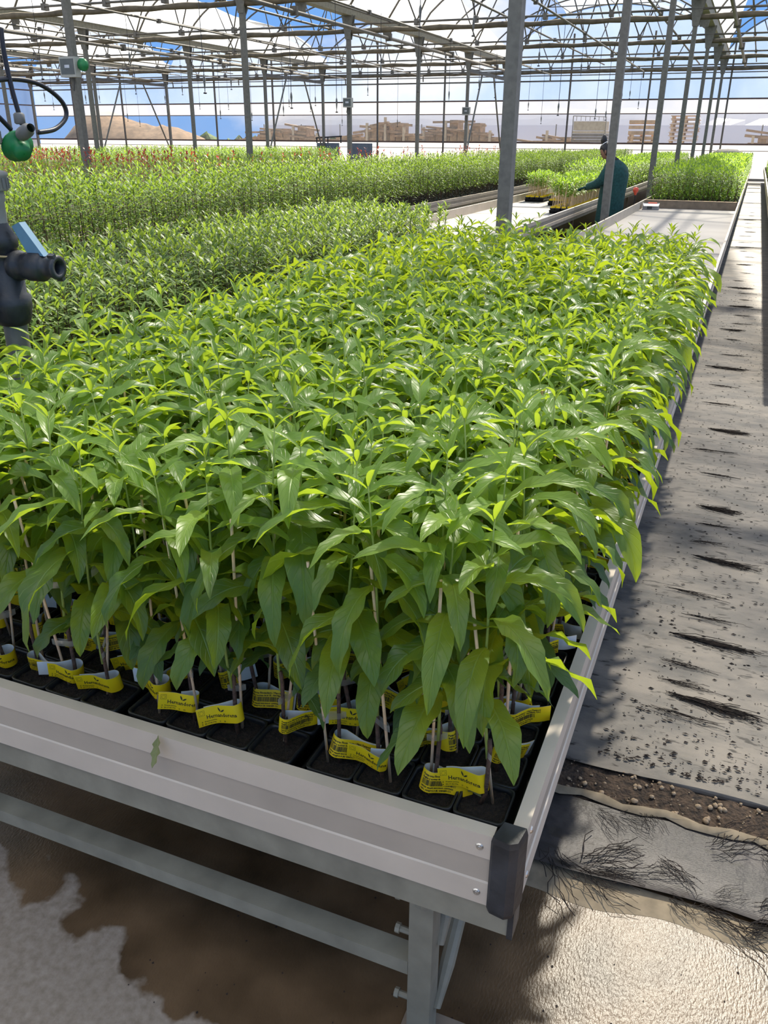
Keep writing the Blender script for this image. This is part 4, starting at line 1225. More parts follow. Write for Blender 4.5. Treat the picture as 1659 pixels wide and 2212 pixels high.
for r_, px in enumerate(POST_X):
    for k, py in enumerate(POST_Y):
        if r_ >= 1 and py < 6: continue
        if r_ >= 2 and py < 12: continue
        if r_ >= 3 and py < 17: continue
        th = thing('greenhouse_post', 'square galvanised greenhouse post, %s along the %s' % (ORD[k] if k else 'nearest', ROWN[r_]), 'post', (px, py, .002), 0, 'greenhouse posts')
        put('column', POSTM, th); put('head_bracket', HEADM, th); put('foot_plate', FOOTM, th)
# braces in the last bay of each row
for r_, px in enumerate(POST_X[1:4], 1):
    for s_, (ya, yb) in enumerate(((POST_Y[6] + .1, POST_Y[6] + 1.9), (POST_Y[7] - .1, POST_Y[7] - 1.9))):
        t = T(); t.tube([(px, ya, .9), (px, yb, 3.9)], .035, 8)
        tag(part('brace_tube', t, 'galvanised_post', None), '%s diagonal brace tube in the last bay of the %s' % (('nearer', 'farther')[s_], ROWN[r_]), 'brace')
    t = T(); t.box(px - .05, px + .05, POST_Y[6] + .07, POST_Y[7] - .07, 3.86, 3.98)
    tag(part('brace_beam', t, 'galvanised_bar', None), 'horizontal brace beam in the last bay of the %s' % ROWN[r_], 'beam')
# gutters with hanging plates
for r_, px in enumerate(POST_X + [POST_X[0] + SPAN]):
    nm = (ROWN + ['post row right of the walkway'])[r_]
    th = thing('roof_gutter', 'long galvanised roof gutter above the %s' % nm, 'gutter', (px, 0, GUT_Z))
    t = T()
    prof = [(-.19, .17), (-.15, .17), (-.11, .0), (.11, .0), (.15, .17), (.19, .17), (.19, .155), (.16, .155), (.12, -.015), (-.12, -.015), (-.16, .155), (-.19, .155)]
    t.extrude(prof, -5.0, WALL_Y - .06, axis='y'); part('trough', t, 'galvanised', th)
    for k in range(8):
        yv = POST_Y[k] + 2.75
        if yv > 39 or r_ > 3: continue
        t = T()
        t.add([(-.16, yv, -.02), (.16, yv, -.02), (.11, yv, -.30), (-.11, yv, -.30), (-.16, yv + .012, -.02), (.16, yv + .012, -.02), (.11, yv + .012, -.30), (-.11, yv + .012, -.30)],
              [(3, 2, 1, 0), (4, 5, 6, 7), (0, 1, 5, 4), (1, 2, 6, 5), (2, 3, 7, 6), (3, 0, 4, 7)])
        part('hanger_plate', t, 'galvanised_post', th)
RISE = 1.9
def arch_z(u): return GUT_Z + .16 + RISE * max(0.0, 1 - (2 * u - 1) ** 2) ** .72
# one truss (span long), parts shared by all copies
tr0 = thing('roof_truss', 'galvanised arched roof truss with rolled brown screen below it', 'truss', (0, 0, 0), 0, 'roof trusses over the benches')
t = T(); q = random.Random(2); n = 46
pts = [(SPAN * i / (n - 1), .012 * math.sin(i * .5), 4.15 - .010 * math.sin(i * .8) - .008 * q.random()) for i in range(n)]
t.tube(pts, [.050 + .016 * math.sin(i * .37) ** 2 + .006 * q.random() for i in range(n)], 8); part('screen_roll', t, 'screen_roll', tr0, smooth=True)
t = T(); t.tube([(0, -.05, 4.30), (SPAN, -.05, 4.30)], .028, 6); part('tie_bar', t, 'galvanised_bar', tr0, smooth=True)
t = T(); t.tube([(SPAN * i / 24, 0, arch_z(i / 24)) for i in range(25)], .030, 6); part('arch', t, 'galvanised_bar', tr0, smooth=True)
for u0, u1 in ((.22, .14), (.22, .34), (.40, .34), (.40, .50), (.60, .50), (.60, .66), (.78, .66), (.78, .86)):
    t = T(); t.tube([(SPAN * u0, -.02, 4.30), (SPAN * u1, -.02, arch_z(u1))], .020, 6); part('strut', t, 'galvanised_bar', tr0, smooth=True)
for u0 in (.22, .40, .60, .78):
    t = T(); t.box(SPAN * u0 - .05, SPAN * u0 + .05, -.085, .085, 4.22, 4.36); part('clamp', t, 'galvanised_bar', tr0)
ar0 = thing('roof_arch', 'slim curved roof arch tube between two trusses', 'arch', (0, 0, 0), 0, 'roof arches between the trusses')
t = T(); t.tube([(SPAN * i / 24, 0, arch_z(i / 24)) for i in range(25)], .028, 6); part('arch_tube', t, 'galvanised_bar', ar0, smooth=True)
t = T(); t.tube([(SPAN * .25, 0, arch_z(.25)), (SPAN * .75, 0, arch_z(.75))], .018, 6); part('collar_tie', t, 'galvanised_bar', ar0, smooth=True)
first = True
for sp in range(5):
    xs = POST_X[sp]
    for k, py in enumerate(POST_Y):
        if py < 6: continue
        o = tr0 if first else copy_tree(tr0); a = ar0 if first else copy_tree(ar0); first = False
        o.location = (xs, py, 0); a.location = (xs, py - 2.75, 0)
        bk = len(POST_Y) - 1 - k
        wh = 'at the far wall' if bk == 0 else '%s before the far wall' % ORD[bk - 1]
        o['label'] = 'arched roof truss with rolled brown screen, %s, span %s from right' % (wh, ORD[sp])
        a['label'] = 'slim curved roof arch before the truss %s, span %s from right' % (wh, ORD[sp])
# lengthwise pipes, wires and sprinkler lines under the roof
def ypipe(name, x, z, y0, y1, r, label, mat='galvanised_bar', drop=0.0, cat='pipe', ends=False):
    th = thing(name, label, cat, (x, y0, z)); t = T()
    t.tube([(0, 0, 0), (0, (y1 - y0) * .5, drop * .4), (0, y1 - y0, drop)], r, 6); part('run', t, mat, th, smooth=True)
    if ends:
        t = T(); t.tube([(0, y1 - y0 - .02, drop), (0, y1 - y0 + .05, drop - .02), (0, y1 - y0 + .06, drop - .22)], r * 1.2, 6); part('end_elbow', t, mat, th, smooth=True)
    y = 2.75
    while y < y1 - y0 - 1:
        t = T(); t.box(-r * 1.8, r * 1.8, y - .04, y + .04, drop * y / (y1 - y0) - r * 1.5, drop * y / (y1 - y0) + r * 2.5); part('clip', t, mat, th); y += 5.5
    return th
SPN = ['span above the near bench', 'second span', 'third span', 'fourth span']
for sp in range(-1, 3):
    xs = POST_X[0] - SPAN * (sp + 1)
    nm = SPN[sp + 1] if sp >= 0 else 'walkway span'
    for j, (fx, z, r) in enumerate(((.10, 4.02, .045), (.135, 4.34, .022), (.30, 3.98, .022), (.48, 4.36, .025), (.70, 4.02, .022), (.90, 4.30, .028))):
        ypipe('roof_pipe', xs + fx * SPAN, z, 5.0, 39.6 if j % 2 else 36.8, r, '%s lengthwise roof pipe from the gutter in the %s' % (ORD[j], nm), drop=-.12 if j in (2, 4) else 0, ends=j in (2, 4))
for sp in range(0, 4):
    for j, u in enumerate((.3, .5, .7)):
        xs = POST_X[0] - SPAN * sp
        ypipe('purlin', xs - SPAN + u * SPAN, arch_z(u) - .05, 5.0, 40.0, .016, '%s purlin under the roof film, span %s' % (ORD[j], ORD[sp]), cat='purlin')
# hanging sprinklers
hs0 = thing('hanging_sprinkler', 'thin hanging sprinkler hose with spindle-shaped weight', 'sprinkler', (0, 0, 0), 0, 'hanging sprinklers')
t = T(); t.tube([(0, 0, 0), (0, 0, 1.0)], .006, 4, cap=False); hose_o = part('hose', t, 'hose', hs0)
t = T(); t.lathe([(.002, .02), (.018, -.03), (.022, -.08), (.010, -.19), (.006, -.21)], 8); part('weight', t, 'grey_plastic', hs0, smooth=True)
t = T(); t.lathe([(.006, -.20), (.006, -.25), (.028, -.255), (.028, -.27), (.004, -.275)], 8); part('nozzle', t, 'hose', hs0, smooth=True)
q = random.Random(31); first = True
for sp in range(0, 3):
    xs = POST_X[sp] if sp == 0 else POST_X[sp]
    for fx in (-.30, -.70):
        for j in range(11):
            y = 12.6 + 2.35 * j + q.uniform(-.4, .4)
            x = POST_X[sp] + fx * SPAN
            L_ = q.choice((.8, 1.0, 1.2, 1.7)) + q.uniform(-.1, .1)
            o = hs0 if first else copy_tree(hs0); first = False
            o.location = (x, y, 4.0 - L_)
            for ch in o.children:
                if ch.name.startswith('hose'): ch.scale = (1, 1, L_)
# control boxes on the second post row
for (k, z, sc, lab) in ((2, 2.55, 1.0, 'pale control box with green cover on the nearest post of the second row'), (4, 2.41, .8, 'small grey control box on a post, middle of the second row'), (6, 2.50, .95, 'dark-faced control box on a far post of the second row')):
    py = POST_Y[k]
    th = thing('control_box', lab, 'control box', (POST_X[1] + .02, py - .06, z))
    w, h, d = .16 * sc, .15 * sc, .11
    t = T(); t.box(-w, w, -d - .02, -.005, -h, h); part('case', t, 'box_plastic', th)
    t = T(); t.box(-w * .85, w * .85, -d - .026, -d - .021, -h * .72, h * .8); part('front_panel', t, 'box_window', th)
    t = T(); t.box(-.05, .05, -d - .030, -d - .0265, -.015, .03); part('display', t, 'screw_steel', th)
    t = T(); t.tube([(-.03, -.06, -h), (-.05, -.06, -h - .12), (.01, -.05, -h - .2), (.03, -.04, -h - .02)], .007, 5); part('cable', t, 'hose', th)
    if k == 2:
        t = T(); t.lathe([(.001, -.09), (.09, -.085), (.10, -.03), (.06, .0)], 12, axis='y', org=(w + .10, 0, .03)); part('green_cover', t, 'green_plastic', th, smooth=True)

# ------------------------------------------------------------------ roof film and walls
ceil = bpy.data.objects.new('ceiling', None); COL.objects.link(ceil); tag(ceil, kind='structure')
def film_strip(name, xs, ua, ub, ya, yb, mat, nu=10, nyy=24, wr=.03):
    t = T(); v = []
    for j in range(nyy + 1):
        y = ya + (yb - ya) * j / nyy
        a = ua(y); b = ub(y)
        for i in range(nu + 1):
            u = a + (b - a) * i / nu
            v.append((xs + u * SPAN, y, arch_z(u) + .035 + wr * math.sin(y * 2.3 + i * .7) * math.sin(i * 1.9 + y)))
    t.add(v, [(j * (nu + 1) + i, j * (nu + 1) + i + 1, (j + 1) * (nu + 1) + i + 1, (j + 1) * (nu + 1) + i) for j in range(nyy) for i in range(nu)])
    return part(name, t, mat, ceil, smooth=True)
for sp in range(5):
    xs = POST_X[sp]
    flap = lambda y: max(.004, min(.34, (WALL_Y + 1 - y) * .0095))
    film_strip('roof_film_flap', xs, lambda y: 0.0, flap, -5, WALL_Y, 'film_white')
    film_strip('roof_film', xs, lambda y: flap(y) + .26, lambda y: 1.0, -5, WALL_Y, 'film_roof', nu=18)

wb = bpy.data.objects.new('wall_back', None); COL.objects.link(wb); tag(wb, kind='structure')
WX0, WX1 = POST_X[4] - .2, POST_X[0] + SPAN
def wall_sheet(name, z0, z1, mat, y=WALL_Y, x0=None, x1=None):
    x0 = WX0 if x0 is None else x0; x1 = WX1 if x1 is None else x1
    n = 40; t = T(); v = []
    for i in range(n + 1):
        x = x0 + (x1 - x0) * i / n
        for z in (z0, (z0 + z1) / 2, z1): v.append((x, y + .012 * math.sin(x * 2.1 + z * 3), z))
    t.add(v, [(i * 3 + k, i * 3 + 3 + k, i * 3 + 4 + k, i * 3 + 1 + k) for i in range(n) for k in range(2)])
    return part(name, t, mat, wb, smooth=True)
wall_sheet('wall_skirt', 0.07, 1.38, 'film_skirt')
wall_sheet('wall_film_clear', 1.38, 2.54, 'film_clear')
wall_sheet('wall_film_cream', 2.54, 3.08, 'film_cream')
wall_sheet('wall_film', 3.08, 4.60, 'film_haze')
for sp in range(5):                                   # gable films
    xs = POST_X[sp]; t = T(); v = []; n = 20
    for i in range(n + 1):
        u = i / n; v += [(xs + u * SPAN, WALL_Y, 4.60), (xs + u * SPAN, WALL_Y + .01, max(4.61, arch_z(u)))]
    t.add(v, [(2 * i, 2 * i + 2, 2 * i + 3, 2 * i + 1) for i in range(n)]); part('gable_film', t, 'film_haze', wb, smooth=True)
for z, h in ((1.38, .035), (2.54, .018), (3.08, .03), (3.83, .03), (4.04, .018), (4.24, .022), (4.6, .03), (1.13, .012)):
    t = T(); t.box(WX0, WX1, WALL_Y - .05, WALL_Y - .02, z - h, z + h); part('wall_rail', t, 'rust_rail' if z < 3.5 else 'galvanised_bar', wb)
for xm in (-35.0, -31.74, -25.93, -22.59, -16.98, -13.66, -7.96, -4.64, -1.5, 1.2, 4.2):
    t = T(); t.box(xm - .035, xm + .035, WALL_Y - .12, WALL_Y - .052, 0, 5.6); part('wall_mullion', t, 'galvanised_bar', wb)
t = T(); t.box(WX0, WX1, WALL_Y - .16, WALL_Y + .1, 0, .075); part('wall_kerb', t, 'kerb', wb)
wl = bpy.data.objects.new('wall_left', None); COL.objects.link(wl); tag(wl, kind='structure')
for z0, z1, m in ((0, 1.38, 'film_skirt'), (1.38, 4.6, 'film_haze')):
    t = T(); n = 20; v = []
    for i in range(n + 1):
        y = 14 + (WALL_Y - 14) * i / n; v += [(POST_X[4] - .24 + .012 * math.sin(y * 2), y, z0), (POST_X[4] - .24, y, z1)]
    t.add(v, [(2 * i, 2 * i + 2, 2 * i + 3, 2 * i + 1) for i in range(n)]); part('wall_film', t, m, wl, smooth=True)
for z in (1.38, 3.08, 3.83):
    t = T(); t.box(POST_X[4] - .22, POST_X[4] - .205, 14, WALL_Y - .1, z - .03, z + .03); part('wall_rail', t, 'rust_rail', wl)
# floor sill strips seen at the end of the walkway
t = T(); t.box(-.15, .26, 33.4, 34.4, .0135, .03); t2 = T(); t2.box(-.15, .26, 36.6, 37.2, .0135, .03)
tag(part('concrete_slab', t, 'kerb', None), 'nearer pale slab across the far end of the walkway', 'slab')
tag(part('concrete_slab', t2, 'kerb', None), 'farther pale slab across the far end of the walkway', 'slab')

# ------------------------------------------------------------------ outside, behind the clear film
t = T(); v = []; n, m = 34, 10; q = random.Random(6)
for j in range(m + 1):
    for i in range(n + 1):
        u, w = i / n, j / m
        x = -45.5 + 12.5 * u; y = 48 + 8 * w
        h = 3.1 * min(1, u * 5) ** .7 * min(1, (1 - u) * 2.2) ** .8 * math.sin(PI * w) ** .6 * (.85 + .15 * math.sin(u * 9)) + .35 * q.random() * math.sin(PI * u) * math.sin(PI * w)
        v.append((x, y, max(0, h) - .05))
t.add(v, [(j * (n + 1) + i, j * (n + 1) + i + 1, (j + 1) * (n + 1) + i + 1, (j + 1) * (n + 1) + i) for j in range(m) for i in range(n)])
tag(part('earth_mound', t, 'earth', None, smooth=True), 'big brown earth mound outside the far clear wall', 'mound')
# bushes along the skyline
pH = blob(1.0, 5, .9).mesh('bush', ['hedge'])
for i in range(12):
    o = put('bush', pH, None, (-43 + 1.55 * i + q.uniform(-.2, .2), 58 + q.uniform(-.6, .6), -.3), q.uniform(0, 6), (1.1, 1.0, 1.15 + .3 * q.random()))
    tag(o, 'dark green bush on the skyline behind the earth mound', 'bush', 'bushes behind the mound')
# neighbouring white plastic tunnel
tn = thing('plastic_tunnel', 'long white plastic tunnel house outside beyond the timber stacks', 'tunnel', (-15, 62, 0))
t = T(); v = []; n = 60
prof = [(-4.5, 0), (-4.5, 2.35), (-3.6, 2.75), (-2.0, 3.2), (0, 3.45), (2, 3.2), (3.6, 2.75), (4.5, 2.35), (4.5, 0)]
for i in range(n + 1):
    x = -18 + 48 * i / n
    rise = min(1.0, .82 + .18 * math.sin(i * .55) ** 2)
    for (y, z) in prof: v.append((x, y, z if z < 2.4 else 2.35 + (z - 2.35) * rise + .03 * math.sin(i * 2.1 + y)))
k = len(prof)
t.add(v, [(i * k + j, i * k + j + 1, (i + 1) * k + j + 1, (i + 1) * k + j) for i in range(n) for j in range(k - 1)])
part('cover', t, 'tarp', tn, smooth=False)
for i in range(17):
    t = T(); t.tube([(-18 + 3 * i, -4.54, 0), (-18 + 3 * i, -4.54, 2.4)], .035, 6); part('hoop_leg', t, 'galvanised_post', tn)
# timber stacks: sawn planks piled crosswise
plank_me = []
for L_, w_, h_ in ((2.4, .16, .10), (1.6, .14, .12), (1.1, .2, .1)):
    t = T(); t.box(-L_ / 2, L_ / 2, -w_ / 2, w_ / 2, 0, h_); plank_me.append(t.mesh('plank', ['wood_pile'], False))
q = random.Random(15)
def stack(label, cx, cy, wx, hmax, n):
    th = thing('timber_stack', label, 'timber stack', (cx, cy, 0))
    t = T(); t.box(-wx / 2, wx / 2, -.5, .5, 0, hmax * .62); part('core', t, 'wood_pile', th)
    for i in range(n):
        x = (i / (n - 1) - .5) * wx * .92; hh = hmax * (.66 + .34 * math.sin(PI * (i + .5) / n)) * q.uniform(.75, 1.1); z = .02
        put('plank', plank_me[q.randrange(3)], th, (x, -.62 + q.uniform(0, .1), hh - .14), rot=(0, q.uniform(-.15, .15), q.uniform(-.2, .2)))
        t = T(); hw = wx / n * .55; t.box(x - hw, x + hw, -.55, .45, hmax * .6, hh); part('bundle', t, 'wood_pile', th)
        if i % 3 == 0: 
            t = T(); t.box(x - .06, x + .06, -.72, -.60, 0, hh + .3); part('stake', t, 'crate_tan', th)
stack('low timber stack outside, left of the dark panels', -24.2, 46.5, 7.0, 2.05, 14)
stack('tall timber stack outside, behind the dark panels', -18.6, 45.5, 4.2, 2.30, 12)
stack('blocky timber stack outside, right of the dark panels', -14.6, 46.5, 4.4, 2.40, 11)
stack('low broken timber heap outside, behind the nearest right post', -9.9, 46.0, 3.0, 1.72, 7)
stack('small timber heap outside at the far right', .5, 46.0, 1.8, 1.95, 5)
# two dark panels leaning outside the skirt
for xa, xb, lab in ((-20.1, -18.9, 'dark grey sheet standing at the far wall, left one of two'), (-18.3, -17.15, 'dark grey sheet standing at the far wall, right one of two')):
    t = T(); t.box(xa, xb, WALL_Y - .35, WALL_Y - .30, 0, 1.30); tag(part('dark_sheet', t, 'panel_dark', None), lab, 'sheet')
t = T(); t.bar((-20.15, WALL_Y - .33, 1.52), (-18.75, WALL_Y - .33, 1.60), .06); t.bar((-20.1, WALL_Y - .33, 1.3), (-20.1, WALL_Y - .33, 1.55), .05); t.bar((-18.8, WALL_Y - .33, 1.3), (-18.8, WALL_Y - .33, 1.6), .05); t.bar((-19.5, WALL_Y - .33, 1.3), (-19.5, WALL_Y - .33, 1.57), .05)
tag(part('sheet_frame', t, 'hose', None), 'black tubular frame above the left dark sheet', 'frame')
# stacked trays cage
cg = thing('tray_stack', 'wide stack of dark and tan growing trays outside behind the worker', 'tray stack', (-7.25, 42.4, 0))
for i in range(9):
    t = T(); t.box(-.75, .75, -.5, .5, .82 + .12 * i, .82 + .12 * i + .105); part('growing_tray', t, 'crate_dark' if i < 8 else 'crate_tan', cg)
t = T(); t.box(-.72, .72, -.48, .48, 1.91, 2.28); part('tan_crate', t, 'crate_tan', cg)
t = T(); t.box(-.7, .7, -.48, .48, 0, .81); part('trolley_base', t, 'crate_dark', cg)
t = T(); t.tube([(-.75, -.5, 2.5), (.72, -.5, 2.46), (.75, -.5, .8)], .02, 6); t.tube([(-.75, -.5, 2.5), (-.75, -.5, .8)], .02, 6)
for i in range(7): t.tube([(-.6 + .2 * i, -.5, 2.48), (-.6 + .2 * i, -.5, 2.30)], .012, 4)
part('cage_rail', t, 'galvanised_post', cg)
# pallets
def pallet_parts():
    out = []
    for i in range(5): out.append(('slat', (-.6, .6, -.5 + .22 * i, -.5 + .22 * i + .14, .12, .142)))
    for i in range(3): out.append(('slat', (-.6, .6, -.5 + .43 * i, -.5 + .43 * i + .12, 0, .022)))
    for a in (-.55, -.06, .43):
        for b in (-.5, -.06, .38): out.append(('block', (a, a + .12, b, b + .12, .022, .12)))
    return out
ps = [(nm, (lambda b: (lambda t: (t.box(*b), t.mesh(nm, ['pallet_wood'], False))[1])(T()))(b)) for nm, b in pallet_parts()]
def pallet(label, group, loc, rot=(0, 0, 0)):
    th = thing('pallet', label, 'pallet', loc, 0, group); th.rotation_euler = rot
    for nm, me in ps: put(nm, me, th)
for i in range(12): pallet('wooden pallet lying flat in the low stack outside', 'flat pallets outside', (-4.95, 42.6, .002 + .1465 * i), (0, 0, .02 * i))
for i in range(2): pallet('wooden pallet standing upright above the low pallet stack outside', 'upright pallets on the low stack', (-4.95, 42.35 + .17 * i, 1.81), (PI / 2, 0, 0))
for i in range(15): pallet('wooden pallet in the tall pallet stack outside', 'pallets in the tall stack', (-3.2 + .02 * math.sin(i * 3), 42.8, .02 + .168 * i), (0, 0, .03 * math.sin(i)))
# yellow drum head beyond the far end of the bench
t = T(); t.lathe([(.001, 1.22), (.35, 1.20), (.55, 1.10), (.60, .9), (.60, 0)], 20, org=(-1.15, 39.25, 0)); tag(part('drum', t, 'crate_tan', None, smooth=True), 'rounded tan drum at the far end behind the saplings', 'drum')

# ------------------------------------------------------------------ irrigation riser in the left foreground
rx, ry = -1.757, 1.688
rs = thing('irrigation_riser', 'grey plastic irrigation riser with black valve at the left edge', 'pipe', (rx, ry, .002))
t = T(); t.lathe([(.030, 0), (.030, 1.09)], 16); part('lower_pipe', t, 'grey_plastic', rs, smooth=True)
t = T(); t.lathe([(.030, 1.04), (.040, 1.045), (.046, 1.06), (.052, 1.09), (.052, 1.115), (.043, 1.122), (.043, 1.17), (.036, 1.18), (.036, 1.235), (.042, 1.24), (.042, 1.262), (.030, 1.285), (.024, 1.30)], 18); part('tee_fitting', t, 'black_plastic', rs, smooth=True)
t = T(); t.lathe([(.025, 1.28), (.025, 1.345), (.028, 1.35), (.028, 1.37), (.026, 1.375)], 16); part('upper_pipe', t, 'pipe_grey', rs, smooth=True)
for z in (1.372, 1.478):
    t = T()
    prof = [(.026, z), (.040, z + .002), (.041, z + .006), (.041, z + .034), (.043, z + .036), (.043, z + .044), (.036, z + .047), (.027, z + .05)]
    t.lathe(prof, 18); un = part('union_nut', t, 'pipe_grey', rs, smooth=True)
    for j in range(18):
        a = 2 * PI * j / 18; t = T(); t.box(.0405, .0435, -.003, .003, z + .007, z + .032); part('rib', t, 'grey_plastic', un, rotz=a)
t = T(); t.lathe([(.026, 1.42), (.026, 1.48)], 16); part('riser_pipe', t, 'pipe_grey', rs, smooth=True)
t = T(); t.tube([(.043 * math.cos(a), .043 * math.sin(a), 1.222 + .004 * math.sin(3 * a)) for a in np.linspace(0, 2 * PI, 15)], .003, 5); part('wire_tie', t, 'straw', rs)
vang = .08
vx = put('ball_valve', None, None) if False else None
t = T(); t.lathe([(.020, .02), (.036, .03), (.038, .05), (.034, .055), (.034, .075), (.037, .08), (.037, .12), (.030, .125), (.026, .128), (.026, .155), (.030, .157), (.030, .167), (.018, .168), (.018, .14)], 18, axis='x', org=(0, 0, 1.195))
vo = part('ball_valve', t, 'black_plastic', rs, smooth=True, rotz=vang)
t = T(); t.add([(.085, -.011, 1.230), (.135, -.011, 1.222), (.135, .011, 1.222), (.085, .011, 1.230), (.052, -.012, 1.292), (.076, -.012, 1.302), (.076, .012, 1.302), (.052, .012, 1.292),
               ], [(0, 1, 5, 4), (1, 2, 6, 5), (2, 3, 7, 6), (3, 0, 4, 7), (4, 5, 6, 7), (0, 3, 2, 1)])
part('handle', t, 'blue_plastic', vo)
for a in (0, PI):
    t = T(); t.box(.150, .168, -.006, .006, .028, .036); lug = part('lug', t, 'black_plastic', vo, loc=(0, 0, 1.195), rot=(a + .4, 0, 0))
# green filter body with hoses, held up beside the riser
fl = thing('sprinkler_head', 'green plastic emitter hanging on black hoses by the riser', 'emitter', (-1.725, 1.76, 1.482), -.4)
t = T(); t.lathe([(.001, -.022), (.020, -.020), (.034, -.004), (.040, .006), (.040, .012), (.030, .016), (.022, .030), (.020, .044), (.001, .046)], 18, axis='x')
part('green_body', t, 'green_plastic', fl, smooth=True, rot=(0, .5, 0))
t = T(); t.lathe([(.012, .0), (.016, .01), (.016, .05), (.010, .055), (.010, .07)], 12, axis='x', org=(.0, .0, .0)); part('elbow', t, 'grey_plastic', fl, smooth=True, loc=(.035, .0, .02), rot=(0, -.25, 0))
t = T(); t.lathe([(.009, .0), (.013, .003), (.013, .022), (.009, .026)], 12); part('collar', t, 'grey_plastic', fl, smooth=True, loc=(.045, 0, .045))
def hose(label, pts):
    P_ = [Vector(p) for p in pts]; out = []
    for i in range(len(P_) - 1):
        p0, p1, p2, p3 = P_[max(0, i - 1)], P_[i], P_[i + 1], P_[min(len(P_) - 1, i + 2)]
        for k in range(8):
            u = k / 8
            out.append(.5 * ((2 * p1) + (p2 - p0) * u + (2 * p0 - 5 * p1 + 4 * p2 - p3) * u * u + (3 * p1 - p0 - 3 * p2 + p3) * u ** 3))
    out.append(P_[-1]); t = T(); t.tube(out, .006, 8)
    tag(part('irrigation_hose', t, 'hose', None, smooth=True), label, 'hose')
def ray_x(px, py, X):
    d = _F * CAM_F + _r2 * (px - 829.5) - _u2 * (py - 1106); return Vector((0, 0, 1.5)) + d * (X / d.x)
hose('black irrigation hose looping round at the left edge', [ray_x(-60, 190, -1.74), ray_x(10, 171, -1.735), ray_x(80, 180, -1.73), ray_x(130, 215, -1.72), ray_x(143, 250, -1.72), ray_x(120, 278, -1.715), ray_x(82, 286, -1.71)])
hose('black irrigation hose hanging down to the green emitter', [ray_x(2, 60, -1.74), ray_x(8, 110, -1.735), ray_x(25, 190, -1.73), ray_x(48, 270, -1.72)])
hose('short black irrigation hose rising at the far left edge', [ray_x(-40, 215, -1.74), ray_x(-5, 250, -1.735), ray_x(24, 280, -1.73)])

# ------------------------------------------------------------------ the worker
def skin_body(name, verts, edges, radii, root, mat, parent, sub=2):
    me = bpy.data.meshes.new(name); me.from_pydata(verts, edges, []); me.update()
    o = bpy.data.objects.new(name, me); COL.objects.link(o)
    m = o.modifiers.new('skin', 'SKIN'); m.use_smooth_shade = True
    for i, r in enumerate(radii):
        me.skin_vertices[0].data[i].radius = r if isinstance(r, tuple) else (r, r)
        me.skin_vertices[0].data[i].use_root = (i == root)
    s_ = o.modifiers.new('sub', 'SUBSURF'); s_.levels = sub; s_.render_levels = sub
    dg = bpy.context.evaluated_depsgraph_get(); dg.update()
    m2 = bpy.data.meshes.new_from_object(o.evaluated_get(dg)); bpy.data.objects.remove(o)
    m2.name = name; m2.materials.clear(); m2.materials.append(MATS[mat])
    for p in m2.polygons: p.use_smooth = True; p.material_index = 0
    return put(name, m2, parent)
wk = thing('person', 'person in a long dark teal knitted coat bending over the staked saplings', 'person', (-1.955, 13.75, -.035), -.15)
# faces -x; head bowed
bv = [(0, 0, .80), (.02, 0, .95), (.03, 0, 1.10), (-.01, 0, 1.22), (-.06, 0, 1.30), (-.10, 0, 1.38),               # 0-5 pelvis..head base
      (0, .09, .76), (-.02, .10, .42), (.01, .10, .07), (-.10, .11, .035),                                        # 6-9 leg
      (0, -.09, .76), (-.02, -.10, .42), (.02, -.10, .07), (-.09, -.11, .035),                                    # 10-13 leg
      (-.01, .17, 1.19), (-.10, .22, .98), (-.30, .16, .90),                                                       # 14-16 arm
      (-.01, -.17, 1.19), (-.11, -.22, .97), (-.31, -.16, .89)]                                                    # 17-19 arm
be = [(0, 1), (1, 2), (2, 3), (3, 4), (4, 5), (0, 6), (6, 7), (7, 8), (8, 9), (0, 10), (10, 11), (11, 12), (12, 13), (3, 14), (14, 15), (15, 16), (3, 17), (17, 18), (18, 19)]
br = [(.15, .12), (.14, .12), (.15, .12), (.12, .09), .055, .060, .085, .060, .045, .035, .085, .060, .045, .035, .065, .050, .036, .065, .050, .036]
skin_body('body', bv, be, br, 0, 'trousers', wk)
# head
hd = T(); n = 14; v = []
ctr = Vector((-.135, 0, 1.385)); fwd = Vector((-.82, 0, -.57)); upv = Vector((-.57, 0, .82)); side = Vector((0, 1, 0))
rows = 10
for i in range(rows + 1):
    a = -PI / 2 + PI * i / rows; zc = math.sin(a); rc = max(math.cos(a), .03)
    for j in range(n):
        b = 2 * PI * j / n
        f_ = math.cos(b) * rc * .092; s_ = math.sin(b) * rc * .075; u_ = zc * .118
        if zc < 0 and math.cos(b) > 0: f_ *= 1 + .10 * -zc                                                        # jaw
        if zc < -.2: s_ *= 1 + .25 * zc
        if abs(b) < .3 or abs(b - 2 * PI) < .3:
            if -.45 < zc < .05: f_ += .020 * (1 - abs(zc + .2) / .25) if abs(zc + .2) < .25 else 0               # nose
        p = ctr + fwd * f_ + side * s_ + upv * u_; v.append(tuple(p))
hd.add(v, [(i * n + j, i * n + (j + 1) % n, (i + 1) * n + (j + 1) % n, (i + 1) * n + j) for i in range(rows) for j in range(n)])
head_o = part('head', hd, 'skin', wk, smooth=True)
for s_ in (-1, 1):
    t = T(); p = ctr + fwd * .083 + side * .030 * s_ + upv * .008; t.lathe([(.001, -.010), (.008, -.006), (.010, 0), (.008, .006), (.001, .010)], 8, org=tuple(p)); part('eye', t, 'hair', head_o, smooth=True)
    t = T(); p = ctr + side * .074 * s_ - upv * .01; t.lathe([(.001, -.030), (.012, -.018), (.016, .005), (.012, .026), (.001, .034)], 8, org=tuple(p)); part('ear', t, 'skin', head_o, smooth=True)
t = T(); p = ctr + fwd * .088 - upv * .062; t.tube([tuple(p - side * .024), tuple(p + fwd * .006), tuple(p + side * .024)], .006, 6); part('mouth', t, 'skin', head_o, smooth=True)
ha = T(); v = []
